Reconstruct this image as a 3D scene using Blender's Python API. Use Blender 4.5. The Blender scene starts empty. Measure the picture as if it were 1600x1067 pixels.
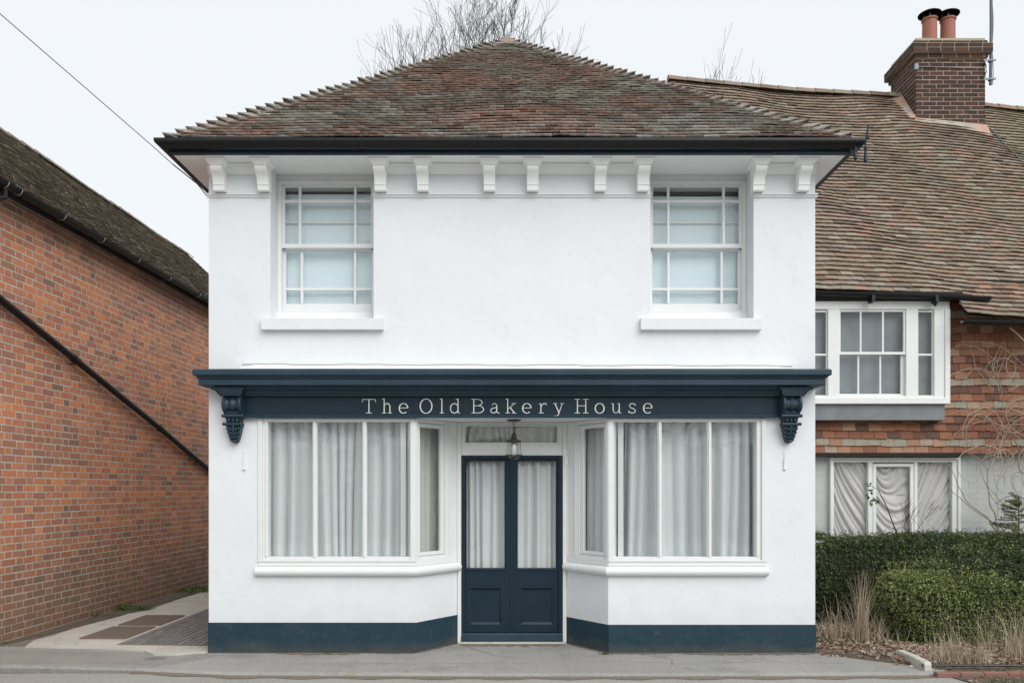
import bpy, math, random
import numpy as np
from mathutils import Vector, Matrix
R = math.radians
rng = random.Random(7)
nr = np.random.default_rng(7)
SC = bpy.context.scene
# ------------------------------------------------------------------ camera
D, F, HZ = 8.3, 1244.4, 764.0           # camera distance from the shop front, focal length in px of the 1600 px photo, horizon row
EYE = 1.70
cam_d = bpy.data.cameras.new('camera'); cam = bpy.data.objects.new('camera', cam_d)
SC.collection.objects.link(cam); SC.camera = cam
cam.location = (0, -D, EYE); cam.rotation_euler = (R(90), 0, 0)
cam_d.sensor_width = 36; cam_d.lens = 36*F/1600
cam_d.shift_y = (HZ-533.5)/1600; cam_d.clip_end = 2000; cam_d.clip_start = 0.05
# ------------------------------------------------------------------ world, sun, exposure
SUN_EL, SUN_AZ = 42, 32                 # degrees; azimuth off the street axis towards +x, behind the camera
W = bpy.data.worlds.new('World'); SC.world = W; W.use_nodes = True
wn = W.node_tree.nodes; wl = W.node_tree.links
for n in list(wn): wn.remove(n)
wo = wn.new('ShaderNodeOutputWorld'); bg = wn.new('ShaderNodeBackground')
sky = wn.new('ShaderNodeTexSky'); sky.sky_type = 'NISHITA'; sky.sun_disc = False
sky.sun_elevation = R(SUN_EL); sky.sun_rotation = R(180-SUN_AZ); sky.dust_density = 4; sky.air_density = 1.2
hs = wn.new('ShaderNodeHueSaturation'); hs.inputs['Saturation'].default_value = 0.25
mx = wn.new('ShaderNodeMix'); mx.data_type = 'RGBA'; mx.inputs[0].default_value = 0.94
mx.inputs[7].default_value = (4.72, 4.92, 5.10, 1)        # the even white cloud cover
wl.new(sky.outputs[0], hs.inputs['Color']); wl.new(hs.outputs[0], mx.inputs[6]); wl.new(mx.outputs[2], bg.inputs[0])
bg.inputs[1].default_value = 0.10; wl.new(bg.outputs[0], wo.inputs[0])
sd = bpy.data.lights.new('sun', 'SUN'); sd.energy = 1.25; sd.angle = R(50); sd.color = (1, 0.985, 0.96)
sun = bpy.data.objects.new('sun', sd); SC.collection.objects.link(sun)
sdir = Vector((math.sin(R(SUN_AZ))*math.cos(R(SUN_EL)), -math.cos(R(SUN_AZ))*math.cos(R(SUN_EL)), math.sin(R(SUN_EL))))
sun.rotation_euler = sdir.to_track_quat('Z', 'Y').to_euler(); sun.location = sdir*30
SC.view_settings.view_transform = 'Standard'; SC.view_settings.look = 'None'
SC.view_settings.exposure = 0.95; SC.view_settings.gamma = 1
SC.render.engine = 'CYCLES'; SC.cycles.max_bounces = 8; SC.cycles.transparent_max_bounces = 16
# ------------------------------------------------------------------ helpers
def PX(px, py, d):                      # point seen at photo pixel (px, py) at distance d from the camera
    return Vector(((px-800)*d/F, d-D, EYE-(py-HZ)*d/F))
def fx(px, d=D): return (px-800)*d/F
def fz(py, d=D): return EYE-(py-HZ)*d/F
def lerp(a, b, t): return a+(b-a)*t

class MB:
    def __init__(s): s.v = []; s.f = []; s.c = []; s.M = None
    def add(s, vs, fs, c=None):
        b = len(s.v); c = rng.random() if c is None else c
        for p in vs:
            p = Vector(p); s.v.append(s.M @ p if s.M else p)
        for q in fs: s.f.append([b+i for i in q]); s.c.append(c)
        return s
    def box(s, x0, x1, y0, y1, z0, z1, c=None):
        return s.add([(x0,y0,z0),(x1,y0,z0),(x1,y1,z0),(x0,y1,z0),(x0,y0,z1),(x1,y0,z1),(x1,y1,z1),(x0,y1,z1)],
              [(0,3,2,1),(4,5,6,7),(0,1,5,4),(1,2,6,5),(2,3,7,6),(3,0,4,7)], c)
    def prism(s, poly, z0, z1, c=None):      # plan polygon extruded upwards
        n = len(poly)
        return s.add([(x,y,z0) for x,y in poly]+[(x,y,z1) for x,y in poly],
              [tuple(range(n))[::-1], tuple(range(n,2*n))]+[(i,(i+1)%n,n+(i+1)%n,n+i) for i in range(n)], c)
    def xprism(s, prof, x0, x1, c=None):     # (y, z) profile extruded along x
        n = len(prof)
        return s.add([(x0,y,z) for y,z in prof]+[(x1,y,z) for y,z in prof],
              [tuple(range(n))[::-1], tuple(range(n,2*n))]+[(i,(i+1)%n,n+(i+1)%n,n+i) for i in range(n)], c)
    def loop(s, prof, x0, x1, yf, yb, c=None):   # (offset, z) profile swept round left side, front, right side
        n = len(prof); vs = []
        for st in range(4):
            for p, z in prof:
                vs.append(((x0-p) if st < 2 else (x1+p), yb if st in (0,3) else yf-p, z))
        fs = [tuple(range(n)), tuple(range(3*n,4*n))[::-1]]
        for st in range(3):
            for i in range(n):
                j = (i+1) % n
                fs.append((st*n+i, st*n+j, (st+1)*n+j, (st+1)*n+i))
        return s.add(vs, fs, c)
    def tube(s, pts, r, n=6, c=None, caps=True):
        pts = [Vector(p) for p in pts]; m = len(pts)
        rs = r if hasattr(r, '__len__') else [r]*m
        vs = []; ref = None
        for i, p in enumerate(pts):
            t = (pts[min(i+1,m-1)]-pts[max(i-1,0)])
            if t.length < 1e-9: t = Vector((0,0,1))
            t.normalize()
            if ref is None: ref = Vector((0,0,1)) if abs(t.z) < .9 else Vector((1,0,0))
            a = t.cross(ref)
            if a.length < 1e-6: a = t.orthogonal()
            a.normalize(); b = t.cross(a); ref = a.cross(t)
            for k in range(n):
                w = 2*math.pi*k/n; vs.append(p+(a*math.cos(w)+b*math.sin(w))*rs[i])
        fs = [(i*n+k, i*n+(k+1)%n, (i+1)*n+(k+1)%n, (i+1)*n+k) for i in range(m-1) for k in range(n)]
        if caps: fs += [tuple(range(n))[::-1], tuple(range((m-1)*n, m*n))]
        return s.add(vs, fs, c)
    def lathe(s, prof, ctr, n=20, c=None, sx=1, sy=1):
        cx, cy, cz = ctr; m = len(prof)
        vs = [(cx+r*math.cos(2*math.pi*k/n)*sx, cy+r*math.sin(2*math.pi*k/n)*sy, cz+z) for r, z in prof for k in range(n)]
        fs = [(i*n+k, i*n+(k+1)%n, (i+1)*n+(k+1)%n, (i+1)*n+k) for i in range(m-1) for k in range(n)]
        fs += [tuple(range(n))[::-1], tuple(range((m-1)*n, m*n))]
        return s.add(vs, fs, c)
    def build(s, name, mat, parent=None, bevel=0, smooth=False, fixn=True, sub=0):
        V = np.array([tuple(p) for p in s.v]); lo = V.min(0); hi = V.max(0)
        o_ = Vector(((lo[0]+hi[0])/2, (lo[1]+hi[1])/2, lo[2]))
        me = bpy.data.meshes.new(name); me.from_pydata([tuple(p-o_) for p in s.v], [], s.f)
        at = me.attributes.new('rnd', 'FLOAT', 'FACE'); at.data.foreach_set('value', np.array(s.c, dtype=np.float32))
        if fixn:
            import bmesh
            bm = bmesh.new(); bm.from_mesh(me); bmesh.ops.recalc_face_normals(bm, faces=bm.faces); bm.to_mesh(me); bm.free()
        me.materials.append(mat)
        if smooth: me.polygons.foreach_set('use_smooth', [True]*len(me.polygons))
        o = bpy.data.objects.new(name, me); SC.collection.objects.link(o)
        place(o, o_, parent)
        if bevel:
            b = o.modifiers.new('bevel', 'BEVEL'); b.width = bevel; b.segments = 2; b.limit_method = 'ANGLE'; b.angle_limit = R(30)
        if sub:
            b = o.modifiers.new('sub', 'SUBSURF'); b.levels = sub; b.render_levels = sub
        if smooth:
            pass
        return o
WL = {}
def place(o, w, parent):
    WL[o.name] = Vector(w)
    if parent: o.parent = parent; o.location = Vector(w)-WL[parent.name]
    else: o.location = w
def quads(name, P, mat, parent=None, rnd=None, origin=None):      # many loose faces (leaves, blades) as one mesh
    P = np.asarray(P, dtype=np.float64); n, k = P.shape[:2]
    V = P.reshape(-1, 3); lo = V.min(0); hi = V.max(0)
    o_ = np.array([(lo[0]+hi[0])/2, (lo[1]+hi[1])/2, lo[2]])
    me = bpy.data.meshes.new(name); me.vertices.add(n*k); me.vertices.foreach_set('co', (V-o_).ravel())
    me.loops.add(n*k); me.loops.foreach_set('vertex_index', np.arange(n*k))
    me.polygons.add(n); me.polygons.foreach_set('loop_start', np.arange(0, n*k, k)); me.polygons.foreach_set('loop_total', np.full(n, k))
    me.update(calc_edges=True)
    at = me.attributes.new('rnd', 'FLOAT', 'FACE')
    at.data.foreach_set('value', (nr.random(n) if rnd is None else rnd).astype(np.float32))
    me.materials.append(mat)
    o = bpy.data.objects.new(name, me); SC.collection.objects.link(o); place(o, Vector(o_), parent)
    return o
def tag(o, label=None, cat=None, group=None, kind=None):
    if label: o['label'] = label
    if cat: o['category'] = cat
    if group: o['group'] = group
    if kind: o['kind'] = kind
    return o
def thing(name, loc, label, cat, group=None):
    o = bpy.data.objects.new(name, None); SC.collection.objects.link(o); o.empty_display_size = .2
    place(o, Vector(loc), None); return tag(o, label, cat, group)
# ------------------------------------------------------------------ materials
def mat(name, col, rough=.6, ramp=None, noise=None, bump=None, spec=.5, metal=0, extra=None, trans=0, stretch=None, stain=None):
    """col: base colour. ramp: colours picked by the per-face random number. noise: (scale, amount, colour2). bump: (scale, strength)."""
    m = bpy.data.materials.new(name); m.use_nodes = True
    N = m.node_tree.nodes; L = m.node_tree.links; b = N['Principled BSDF']
    b.inputs['Roughness'].default_value = rough; b.inputs['Specular IOR Level'].default_value = spec; b.inputs['Metallic'].default_value = metal
    geo = N.new('ShaderNodeNewGeometry'); pos = geo.outputs['Position']
    if stretch:
        mp = N.new('ShaderNodeMapping'); mp.inputs['Scale'].default_value = stretch; L.new(pos, mp.inputs[0]); pos = mp.outputs[0]
    if ramp:
        at = N.new('ShaderNodeAttribute'); at.attribute_name = 'rnd'
        cr = N.new('ShaderNodeValToRGB'); L.new(at.outputs['Fac'], cr.inputs[0])
        while len(cr.color_ramp.elements) < len(ramp): cr.color_ramp.elements.new(.5)
        for i, e in enumerate(cr.color_ramp.elements): e.position = i/(len(ramp)-1); e.color = (*ramp[i], 1)
        src = cr.outputs[0]
    else:
        rgb = N.new('ShaderNodeRGB'); rgb.outputs[0].default_value = (*col, 1); src = rgb.outputs[0]
    def mask(scale, lo, hi, detail=6, off=0, rough_=.6):
        t = N.new('ShaderNodeTexNoise'); t.inputs['Scale'].default_value = scale; t.inputs['Detail'].default_value = detail; t.inputs['Roughness'].default_value = rough_
        if off:
            v = N.new('ShaderNodeVectorMath'); v.operation = 'ADD'; v.inputs[1].default_value = (off, off*1.7, off*.3); L.new(pos, v.inputs[0]); L.new(v.outputs[0], t.inputs[0])
        else: L.new(pos, t.inputs[0])
        r = N.new('ShaderNodeMapRange'); r.inputs[1].default_value = lo; r.inputs[2].default_value = hi; L.new(t.outputs[0], r.inputs[0]); return r.outputs[0]
    def mixc(a, bcol, fac, amt=1, mode='MIX'):
        q = N.new('ShaderNodeMix'); q.data_type = 'RGBA'; q.blend_type = mode; L.new(a, q.inputs[6])
        if isinstance(bcol, tuple): q.inputs[7].default_value = (*bcol, 1)
        else: L.new(bcol, q.inputs[7])
        k = N.new('ShaderNodeMath'); k.operation = 'MULTIPLY'; k.inputs[1].default_value = amt; L.new(fac, k.inputs[0]); L.new(k.outputs[0], q.inputs[0])
        return q.outputs[2]
    for i, nz in enumerate(noise or []):         # (scale, lo, hi, colour, amount)
        src = mixc(src, nz[3], mask(nz[0], nz[1], nz[2], off=3.1*i+1), nz[4])
    if stain:                                     # (z0, z1, colour, amount): dirt that follows height, broken up by noise
        for z0, z1, c_, am in stain:
            sp = N.new('ShaderNodeSeparateXYZ'); L.new(geo.outputs['Position'], sp.inputs[0])
            nt = N.new('ShaderNodeTexNoise'); nt.inputs['Scale'].default_value = 3.5; nt.inputs['Detail'].default_value = 8; L.new(geo.outputs['Position'], nt.inputs[0])
            ad = N.new('ShaderNodeMath'); ad.operation = 'MULTIPLY_ADD'; ad.inputs[1].default_value = (z1-z0)*1.6; L.new(nt.outputs[0], ad.inputs[0]); L.new(sp.outputs[2], ad.inputs[2])
            r = N.new('ShaderNodeMapRange'); r.inputs[1].default_value = z0+(z1-z0)*.8; r.inputs[2].default_value = z1+(z1-z0)*.8; L.new(ad.outputs[0], r.inputs[0])
            src = mixc(src, c_, r.outputs[0], am)
    L.new(src, b.inputs['Base Color'])
    if bump:
        prev = None
        for sc_, st in bump:
            t = N.new('ShaderNodeTexNoise'); t.inputs['Scale'].default_value = sc_; t.inputs['Detail'].default_value = 5; L.new(pos, t.inputs[0])
            bp = N.new('ShaderNodeBump'); bp.inputs['Distance'].default_value = st; L.new(t.outputs[0], bp.inputs['Height'])
            if prev: L.new(prev, bp.inputs['Normal'])
            prev = bp.outputs[0]
        L.new(prev, b.inputs['Normal'])
    if trans:
        tr = N.new('ShaderNodeBsdfTranslucent'); L.new(src, tr.inputs[0]); ms = N.new('ShaderNodeMixShader'); ms.inputs[0].default_value = trans
        L.new(b.outputs[0], ms.inputs[1]); L.new(tr.outputs[0], ms.inputs[2]); L.new(ms.outputs[0], N['Material Output'].inputs[0])
    return m
WHITE = (.80, .82, .83)
M = {}
M['render'] = mat('painted_render', (.735, .758, .782), .75, noise=[(.8,.42,.7,(.685,.707,.728),.6),(3.2,.58,.72,(.66,.675,.68),.5),(14,.64,.72,(.62,.63,.62),.4)], bump=[(1.6,.014),(12,.0022),(150,.0006)],
                  stain=[(.55,.30,(.60,.60,.57),.35)])
M['wood'] = mat('painted_wood_white', (.74, .755, .75), .4, noise=[(5,.5,.8,(.67,.68,.665),.5),(60,.68,.75,(.55,.52,.46),.25)], bump=[(6,.003),(90,.0006)])
M['soffit'] = mat('white_paint_lightened', (.87, .88, .875), .5, noise=[(6,.5,.8,(.82,.825,.81),.5),(50,.68,.75,(.6,.56,.48),.4)], bump=[(6,.003)])  # same white paint, made lighter in place of bounced light under the eaves
M['cream'] = mat('old_white_paint', (.74, .75, .73), .55, noise=[(6,.5,.8,(.62,.62,.59),.5),(40,.66,.74,(.4,.37,.32),.5)], bump=[(60,.001)])
M['plinth'] = mat('blue_masonry_paint', (.012, .037, .054), .6, spec=.35, noise=[(2.5,.5,.75,(.024,.048,.070),.8),(9,.58,.7,(.05,.065,.075),.5),(70,.70,.74,(.35,.36,.36),.7),(14,.64,.74,(.09,.085,.07),.35)], bump=[(5,.016),(40,.002)],
                  stain=[(.12,.0,(.10,.088,.07),.45)])
M['blue'] = mat('blue_gloss_paint', (.0085, .0238, .038), .40, spec=.3, noise=[(4,.5,.8,(.013,.030,.052),.7),(120,.74,.77,(.3,.32,.33),.6)], bump=[(5,.002),(70,.0004)])
M['cornice'] = mat('blue_weathered_paint', (.014, .037, .056), .45, spec=.4, noise=[(5,.45,.75,(.03,.056,.086),.8),(60,.70,.75,(.2,.23,.24),.5)], bump=[(7,.004),(60,.001)], stretch=(.35,1,1))
M['lead_white'] = mat('white_flashing', (.78, .78, .76), .6, noise=[(9,.5,.7,(.5,.5,.47),.5)], bump=[(9,.01)])
M['black'] = mat('black_gutter_paint', (.006, .0065, .0075), .4, spec=.35, noise=[(8,.55,.8,(.012,.012,.013),.5)], bump=[(14,.002)])
M['iron'] = mat('dark_iron', (.025, .023, .021), .45, bump=[(80,.0005)])
M['lead'] = mat('lead_sheet', (.16, .17, .18), .6, noise=[(4,.4,.7,(.23,.24,.25),.7),(30,.66,.72,(.5,.5,.5),.4)], bump=[(5,.006)])
M['letter'] = mat('letter_white', (.74, .75, .73), .5)
TR = [(.10,.088,.072),(.22,.20,.165),(.38,.36,.315),(.27,.25,.21),(.41,.39,.345),(.15,.12,.10),(.24,.185,.155),(.20,.125,.10),(.34,.235,.195),(.25,.145,.11),(.37,.24,.19)]
M['tile'] = mat('clay_tiles_lichen', (.2,.12,.1), .85, ramp=TR, noise=[(1.4,.48,.66,(.26,.25,.22),.5),(26,.50,.62,(.38,.37,.33),.5),(45,.58,.66,(.07,.068,.042),.75)], bump=[(50,.004)])
TR2 = [(.12,.085,.062),(.24,.15,.10),(.21,.17,.12),(.33,.195,.145),(.27,.225,.175),(.16,.125,.095),(.29,.205,.155),(.22,.18,.135),(.32,.275,.22),(.21,.16,.115)]
M['tile2'] = mat('clay_tiles_warm', (.2,.12,.1), .85, ramp=TR2, noise=[(.8,.45,.65,(.15,.13,.085),.55),(2.2,.55,.7,(.13,.085,.07),.5),(30,.54,.64,(.27,.25,.21),.4),(42,.60,.68,(.07,.07,.035),.6)], bump=[(50,.003)])
TR3 = [(.10,.082,.065),(.20,.17,.13),(.14,.115,.088),(.27,.23,.18),(.16,.13,.10),(.38,.34,.28)]
M['tile3'] = mat('clay_tiles_dark', (.1,.09,.08), .9, ramp=TR3, noise=[(22,.52,.62,(.16,.15,.125),.55),(30,.58,.66,(.04,.042,.025),.7)], bump=[(50,.003)])
TR4 = [(.10,.045,.030),(.16,.058,.034),(.21,.074,.038),(.26,.098,.046),(.27,.125,.070),(.33,.175,.105),(.36,.235,.16),(.31,.255,.185),(.27,.25,.20)]
M['hung'] = mat('hung_tiles', (.2,.1,.06), .75, ramp=TR4, noise=[(18,.5,.7,(.17,.12,.085),.5),(40,.62,.7,(.09,.06,.045),.5)], bump=[(40,.003)])
BR = [(.41,.172,.102),(.62,.228,.10),(.50,.198,.112),(.31,.155,.11),(.72,.285,.11),(.45,.205,.135),(.56,.235,.135),(.35,.17,.12),(.65,.25,.11),(.21,.14,.11),(.53,.195,.10)]
M['brick'] = mat('red_brick', (.3,.1,.06), .85, ramp=BR, noise=[(30,.5,.68,(.32,.14,.095),.45),(.9,.50,.68,(.28,.15,.115),.5),(2.7,.64,.74,(.52,.40,.34),.35),(90,.62,.7,(.14,.075,.055),.5)],
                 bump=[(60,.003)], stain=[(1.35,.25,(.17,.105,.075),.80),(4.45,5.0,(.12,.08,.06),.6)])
M['mortar'] = mat('lime_mortar', (.56,.53,.45), .95, noise=[(6,.45,.7,(.44,.41,.34),.6)], bump=[(90,.002)], stain=[(.9,.1,(.27,.23,.18),.65),(4.5,5.0,(.2,.17,.14),.6)])
BR2 = [(.035,.017,.015),(.065,.023,.016),(.046,.020,.016),(.10,.034,.021),(.022,.016,.015),(.055,.021,.016)]
M['cbrick'] = mat('dark_chimney_brick', (.12,.05,.04), .85, ramp=BR2, noise=[(3,.58,.66,(.15,.055,.04),.5),(6,.62,.74,(.34,.25,.23),.35),(40,.5,.7,(.04,.02,.018),.5)], bump=[(60,.003)])
M['cmortar'] = mat('chimney_mortar', (.38,.335,.25), .95, bump=[(80,.003)])
M['fillet'] = mat('mortar_fillet', (.42,.37,.31), .9, ramp=[(.42,.37,.31),(.50,.26,.18),(.36,.33,.29),(.45,.40,.34)], noise=[(12,.5,.7,(.3,.27,.23),.6)], bump=[(30,.006)])
M['pbrick'] = mat('painted_brick', (.50,.52,.51), .7, noise=[(2,.45,.7,(.44,.46,.45),.7),(25,.62,.7,(.36,.36,.34),.5)], bump=[(40,.003)])
M['pot'] = mat('terracotta_pot', (.33,.125,.085), .7, noise=[(9,.5,.8,(.3,.13,.09),.5)])
M['alu'] = mat('aluminium', (.12,.135,.15), .4, metal=.7)
M['asphalt'] = mat('asphalt', (.275,.27,.257), .9, noise=[(.9,.45,.65,(.33,.32,.30),.8),(2.3,.52,.66,(.215,.212,.205),.8),(75,.54,.64,(.46,.44,.41),.7),(90,.58,.68,(.09,.088,.085),.7),(5,.60,.7,(.27,.225,.17),.6)], bump=[(150,.006),(4,.006)])
M['road'] = mat('road_asphalt', (.33,.32,.295), .9, noise=[(.6,.45,.65,(.27,.262,.245),.7),(60,.54,.64,(.50,.47,.43),.7),(80,.58,.68,(.10,.10,.095),.7),(3,.58,.7,(.31,.265,.21),.6)], bump=[(120,.008)])
M['grit'] = mat('gutter_grit', (.2,.165,.125), .95, noise=[(30,.45,.6,(.14,.11,.08),.8),(140,.55,.62,(.34,.31,.27),.7)], bump=[(120,.01)])
M['dirt'] = mat('brown_dirt', (.15,.125,.095), .98, noise=[(40,.45,.6,(.24,.21,.17),.7),(9,.5,.65,(.10,.08,.06),.6)], bump=[(120,.008)])
M['concrete'] = mat('concrete', (.50,.48,.435), .85, noise=[(2,.42,.66,(.40,.38,.33),.8),(20,.55,.68,(.56,.54,.50),.5),(7,.62,.7,(.17,.15,.115),.6)], bump=[(40,.004),(4,.01)])
M['paver'] = mat('stable_pavers', (.1,.1,.1), .7, ramp=[(.14,.14,.145),(.20,.195,.195),(.165,.16,.16),(.23,.21,.195),(.18,.18,.185),(.36,.22,.17)], noise=[(9,.5,.7,(.19,.17,.145),.6)], bump=[(40,.003)])
M['grate'] = mat('rusted_grate', (.17,.135,.11), .8, noise=[(30,.5,.7,(.22,.15,.11),.7)])
M['strip'] = mat('worn_tarmac', (.17,.15,.125), .95, noise=[(3,.42,.66,(.11,.09,.07),.8),(70,.55,.66,(.32,.29,.25),.7),(8,.6,.7,(.07,.06,.045),.6)], bump=[(60,.01)])
M['soil'] = mat('soil', (.115,.088,.064), .98, noise=[(6,.45,.65,(.075,.055,.04),.8),(60,.55,.65,(.22,.18,.14),.6),(3,.58,.7,(.06,.075,.03),.6)], bump=[(25,.02),(90,.01)])
M['grass_far'] = mat('rough_turf', (.05,.075,.025), .95, noise=[(2,.4,.7,(.10,.10,.05),.7)], bump=[(12,.05)])
M['stone'] = mat('whitewashed_stone', (.52,.50,.44), .85, noise=[(14,.5,.62,(.33,.32,.25),.6),(40,.62,.68,(.12,.10,.08),.7)], bump=[(20,.01)])
M['edging'] = mat('red_edging', (.26,.115,.095), .85, noise=[(12,.45,.6,(.17,.13,.10),.8)], bump=[(50,.003)])
M['curtain'] = mat('linen_curtain', (.80,.815,.81), .95, noise=[(6,.4,.7,(.75,.765,.76),.6),(120,.42,.6,(.71,.725,.72),.5)], bump=[(300,.001)], trans=.15)
M['curtain_d'] = mat('linen_curtain_fawn', (.68,.665,.62), .95, noise=[(120,.42,.6,(.42,.405,.365),.6)], trans=.15)
M['dust'] = mat('dust_sheet', (.62,.61,.605), .85, noise=[(5,.45,.7,(.56,.55,.545),.6)], bump=[(40,.001)])
M['blind'] = mat('roller_blind', (.86,.91,.96), .9, noise=[(80,.4,.6,(.82,.875,.93),.4)])
M['net'] = mat('net_grey', (.25,.265,.28), .95, noise=[(3,.4,.7,(.17,.185,.20),.8)])
M['bark'] = mat('bark', (.10,.082,.065), .9, noise=[(9,.5,.7,(.16,.14,.10),.6)])
M['twig'] = mat('twigs', (.05,.042,.034), .9)
M['vine'] = mat('dry_vine', (.30,.24,.18), .85, ramp=[(.50,.43,.34),(.30,.22,.16),(.42,.35,.27),(.22,.16,.12)])
LF = [(.018,.030,.012),(.034,.056,.020),(.056,.088,.030),(.085,.12,.040),(.125,.155,.055),(.20,.22,.09)]
M['leaf'] = mat('box_leaves', (.03,.06,.02), .5, ramp=LF, trans=.12)
LF2 = [(.04,.062,.020),(.085,.12,.034),(.15,.19,.055),(.23,.27,.08),(.32,.34,.12),(.42,.41,.19)]
M['leaf2'] = mat('young_box_leaves', (.03,.06,.02), .5, ramp=LF2, trans=.15)
M['leaf3'] = mat('conifer_leaves', (.05,.07,.03), .6, ramp=[(.09,.11,.045),(.17,.18,.075),(.06,.08,.035),(.24,.23,.11)], trans=.1)
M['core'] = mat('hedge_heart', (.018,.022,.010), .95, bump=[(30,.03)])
M['straw'] = mat('dry_grass', (.4,.33,.22), .8, ramp=[(.50,.42,.31),(.38,.30,.21),(.60,.52,.40),(.30,.22,.15),(.54,.45,.33)], trans=.15)
M['litter'] = mat('fallen_leaves', (.3,.2,.13), .85, ramp=[(.20,.115,.07),(.33,.24,.18),(.42,.34,.27),(.15,.085,.055),(.36,.20,.12),(.47,.41,.34),(.25,.17,.12)], trans=.1)
M['weed'] = mat('weeds', (.06,.1,.03), .7, ramp=[(.05,.09,.02),(.09,.14,.035),(.13,.17,.06)], trans=.15)
M['moss'] = mat('moss', (.12,.12,.02), .95, ramp=[(.08,.09,.015),(.16,.15,.03),(.22,.20,.045)], bump=[(60,.01)])
M['zinc'] = mat('zinc_clip', (.30,.31,.32), .5)
M['dark'] = mat('roof_felt', (.02,.018,.016), .95)
def glassmat(name, tint=(.97,.985,.985), ior=1.5):
    m = bpy.data.materials.new(name); m.use_nodes = True; N = m.node_tree.nodes; L = m.node_tree.links
    N.remove(N['Principled BSDF'])
    g = N.new('ShaderNodeBsdfGlossy'); g.inputs['Roughness'].default_value = .015; t = N.new('ShaderNodeBsdfTransparent'); t.inputs[0].default_value = (*tint, 1)
    fr = N.new('ShaderNodeFresnel'); fr.inputs[0].default_value = ior
    nz = N.new('ShaderNodeTexNoise'); nz.inputs['Scale'].default_value = 2.2; ge = N.new('ShaderNodeNewGeometry'); L.new(ge.outputs['Position'], nz.inputs[0])
    bp = N.new('ShaderNodeBump'); bp.inputs['Distance'].default_value = .006; L.new(nz.outputs[0], bp.inputs['Height']); L.new(bp.outputs[0], g.inputs['Normal'])
    ml = N.new('ShaderNodeMath'); ml.operation = 'MULTIPLY'; ml.inputs[1].default_value = 1.7; ml.use_clamp = True; L.new(fr.outputs[0], ml.inputs[0]); bk = N.new('ShaderNodeMath'); bk.operation = 'SUBTRACT'; bk.inputs[0].default_value = 1; L.new(ge.outputs['Backfacing'], bk.inputs[1]); mb_ = N.new('ShaderNodeMath'); mb_.operation = 'MULTIPLY'; L.new(ml.outputs[0], mb_.inputs[0]); L.new(bk.outputs[0], mb_.inputs[1])
    mx_ = N.new('ShaderNodeMixShader'); L.new(mb_.outputs[0], mx_.inputs[0]); L.new(t.outputs[0], mx_.inputs[1]); L.new(g.outputs[0], mx_.inputs[2]); L.new(mx_.outputs[0], N['Material Output'].inputs[0])
    return m
M['glass'] = glassmat('window_glass'); M['bulb'] = glassmat('lamp_glass', (.88,.9,.9))

# ------------------------------------------------------------------ tile and brick generators
def tiles(mb, pos, U0, U1, S, gauge, width, th=.014, lim=None, rnd=None, jit=1.0, over=1.35, gap=.016):
    """pos(u, s, h) -> point; courses run along u, s climbs the slope."""
    n = int(S/gauge)+1
    for i in range(n):
        s = i*gauge
        if s > S: break
        a, b = (U0, U1) if lim is None else lim(s)
        s2 = min(s+gauge*over, S+.02)
        a2, b2 = (U0, U1) if lim is None else lim(s2)
        off = (i % 2)*width/2+rng.uniform(-.02, .02)
        u = a-((a-U0) % width)-off if True else a
        u = U0-width+off+math.floor((a-U0+width-off)/width)*width
        while u < b:
            w = width
            u0, u1 = max(u, a), min(u+w-.004, b)
            if u1-u0 > .02:
                ds = rng.gauss(0, .0045)*jit; dh = abs(rng.gauss(0, .0035))*jit; sk = rng.gauss(0, .003)*jit
                lift = th+gap+dh
                q0, q1 = max(u0, a2), min(u1, b2)
                if q1 <= q0+.005: q0 = q1 = (min(max(u0, a2), b2)); q1 = q0+.006
                cam_ = .003
                um = (u0+u1)/2; qm = (q0+q1)/2
                vs = [pos(u0,s+ds+sk,lift), pos(um,s+ds,lift+cam_), pos(u1,s+ds-sk,lift), pos(u0,s+ds+sk,lift+th), pos(um,s+ds,lift+th+cam_), pos(u1,s+ds-sk,lift+th),
                      pos(q0,s2,.0), pos(qm,s2,.0), pos(q1,s2,.0), pos(q0,s2,th), pos(qm,s2,th), pos(q1,s2,th)]
                mb.add(vs, [(0,1,4,3),(1,2,5,4),(3,4,10,9),(4,5,11,10),(0,3,9,6),(2,8,11,5),(0,6,7,1),(1,7,8,2),(6,9,10,7),(7,10,11,8)], rnd(um, s) if rnd else None)
            u += w
def bricks(mb, pos, U, V, course=.082, st=.225, hd=.108, joint=.011, bond='flemish', proud=.007, back=.03, u0=0, v0=0, rnd=None, skip=None):
    v = v0; i = 0
    while v < V-.01:
        h = min(course, V-v)-joint
        u = u0
        if bond == 'flemish':
            seq = [st, hd]; u = u0-[0, (st+hd)/2+joint][i % 2]*1.0; k = 0
        else:
            seq = [st]; u = u0-[0, (st+joint)/2][i % 2]; k = 0
        while u < U:
            w = seq[k % len(seq)]+rng.uniform(-.004,.004); a, b = max(u, u0), min(u+w, U)
            if b-a > .015 and not (skip and skip((a+b)/2, v+h/2)):
                p = max(.0012, proud+rng.gauss(0, .0006)); e = rng.gauss(0, .0015); t = rng.gauss(0, .0012)
                vs = [pos(a,v+e,p),pos(b,v+e+t,p),pos(b,v+h+e+t,p),pos(a,v+h+e,p),pos(a,v,-back),pos(b,v,-back),pos(b,v+h,-back),pos(a,v+h,-back)]
                mb.add(vs, [(0,1,2,3),(0,4,5,1),(1,5,6,2),(2,6,7,3),(3,7,4,0)], rnd(a, v) if rnd else None)
            u += w+joint; k += 1
        v += course; i += 1

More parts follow.
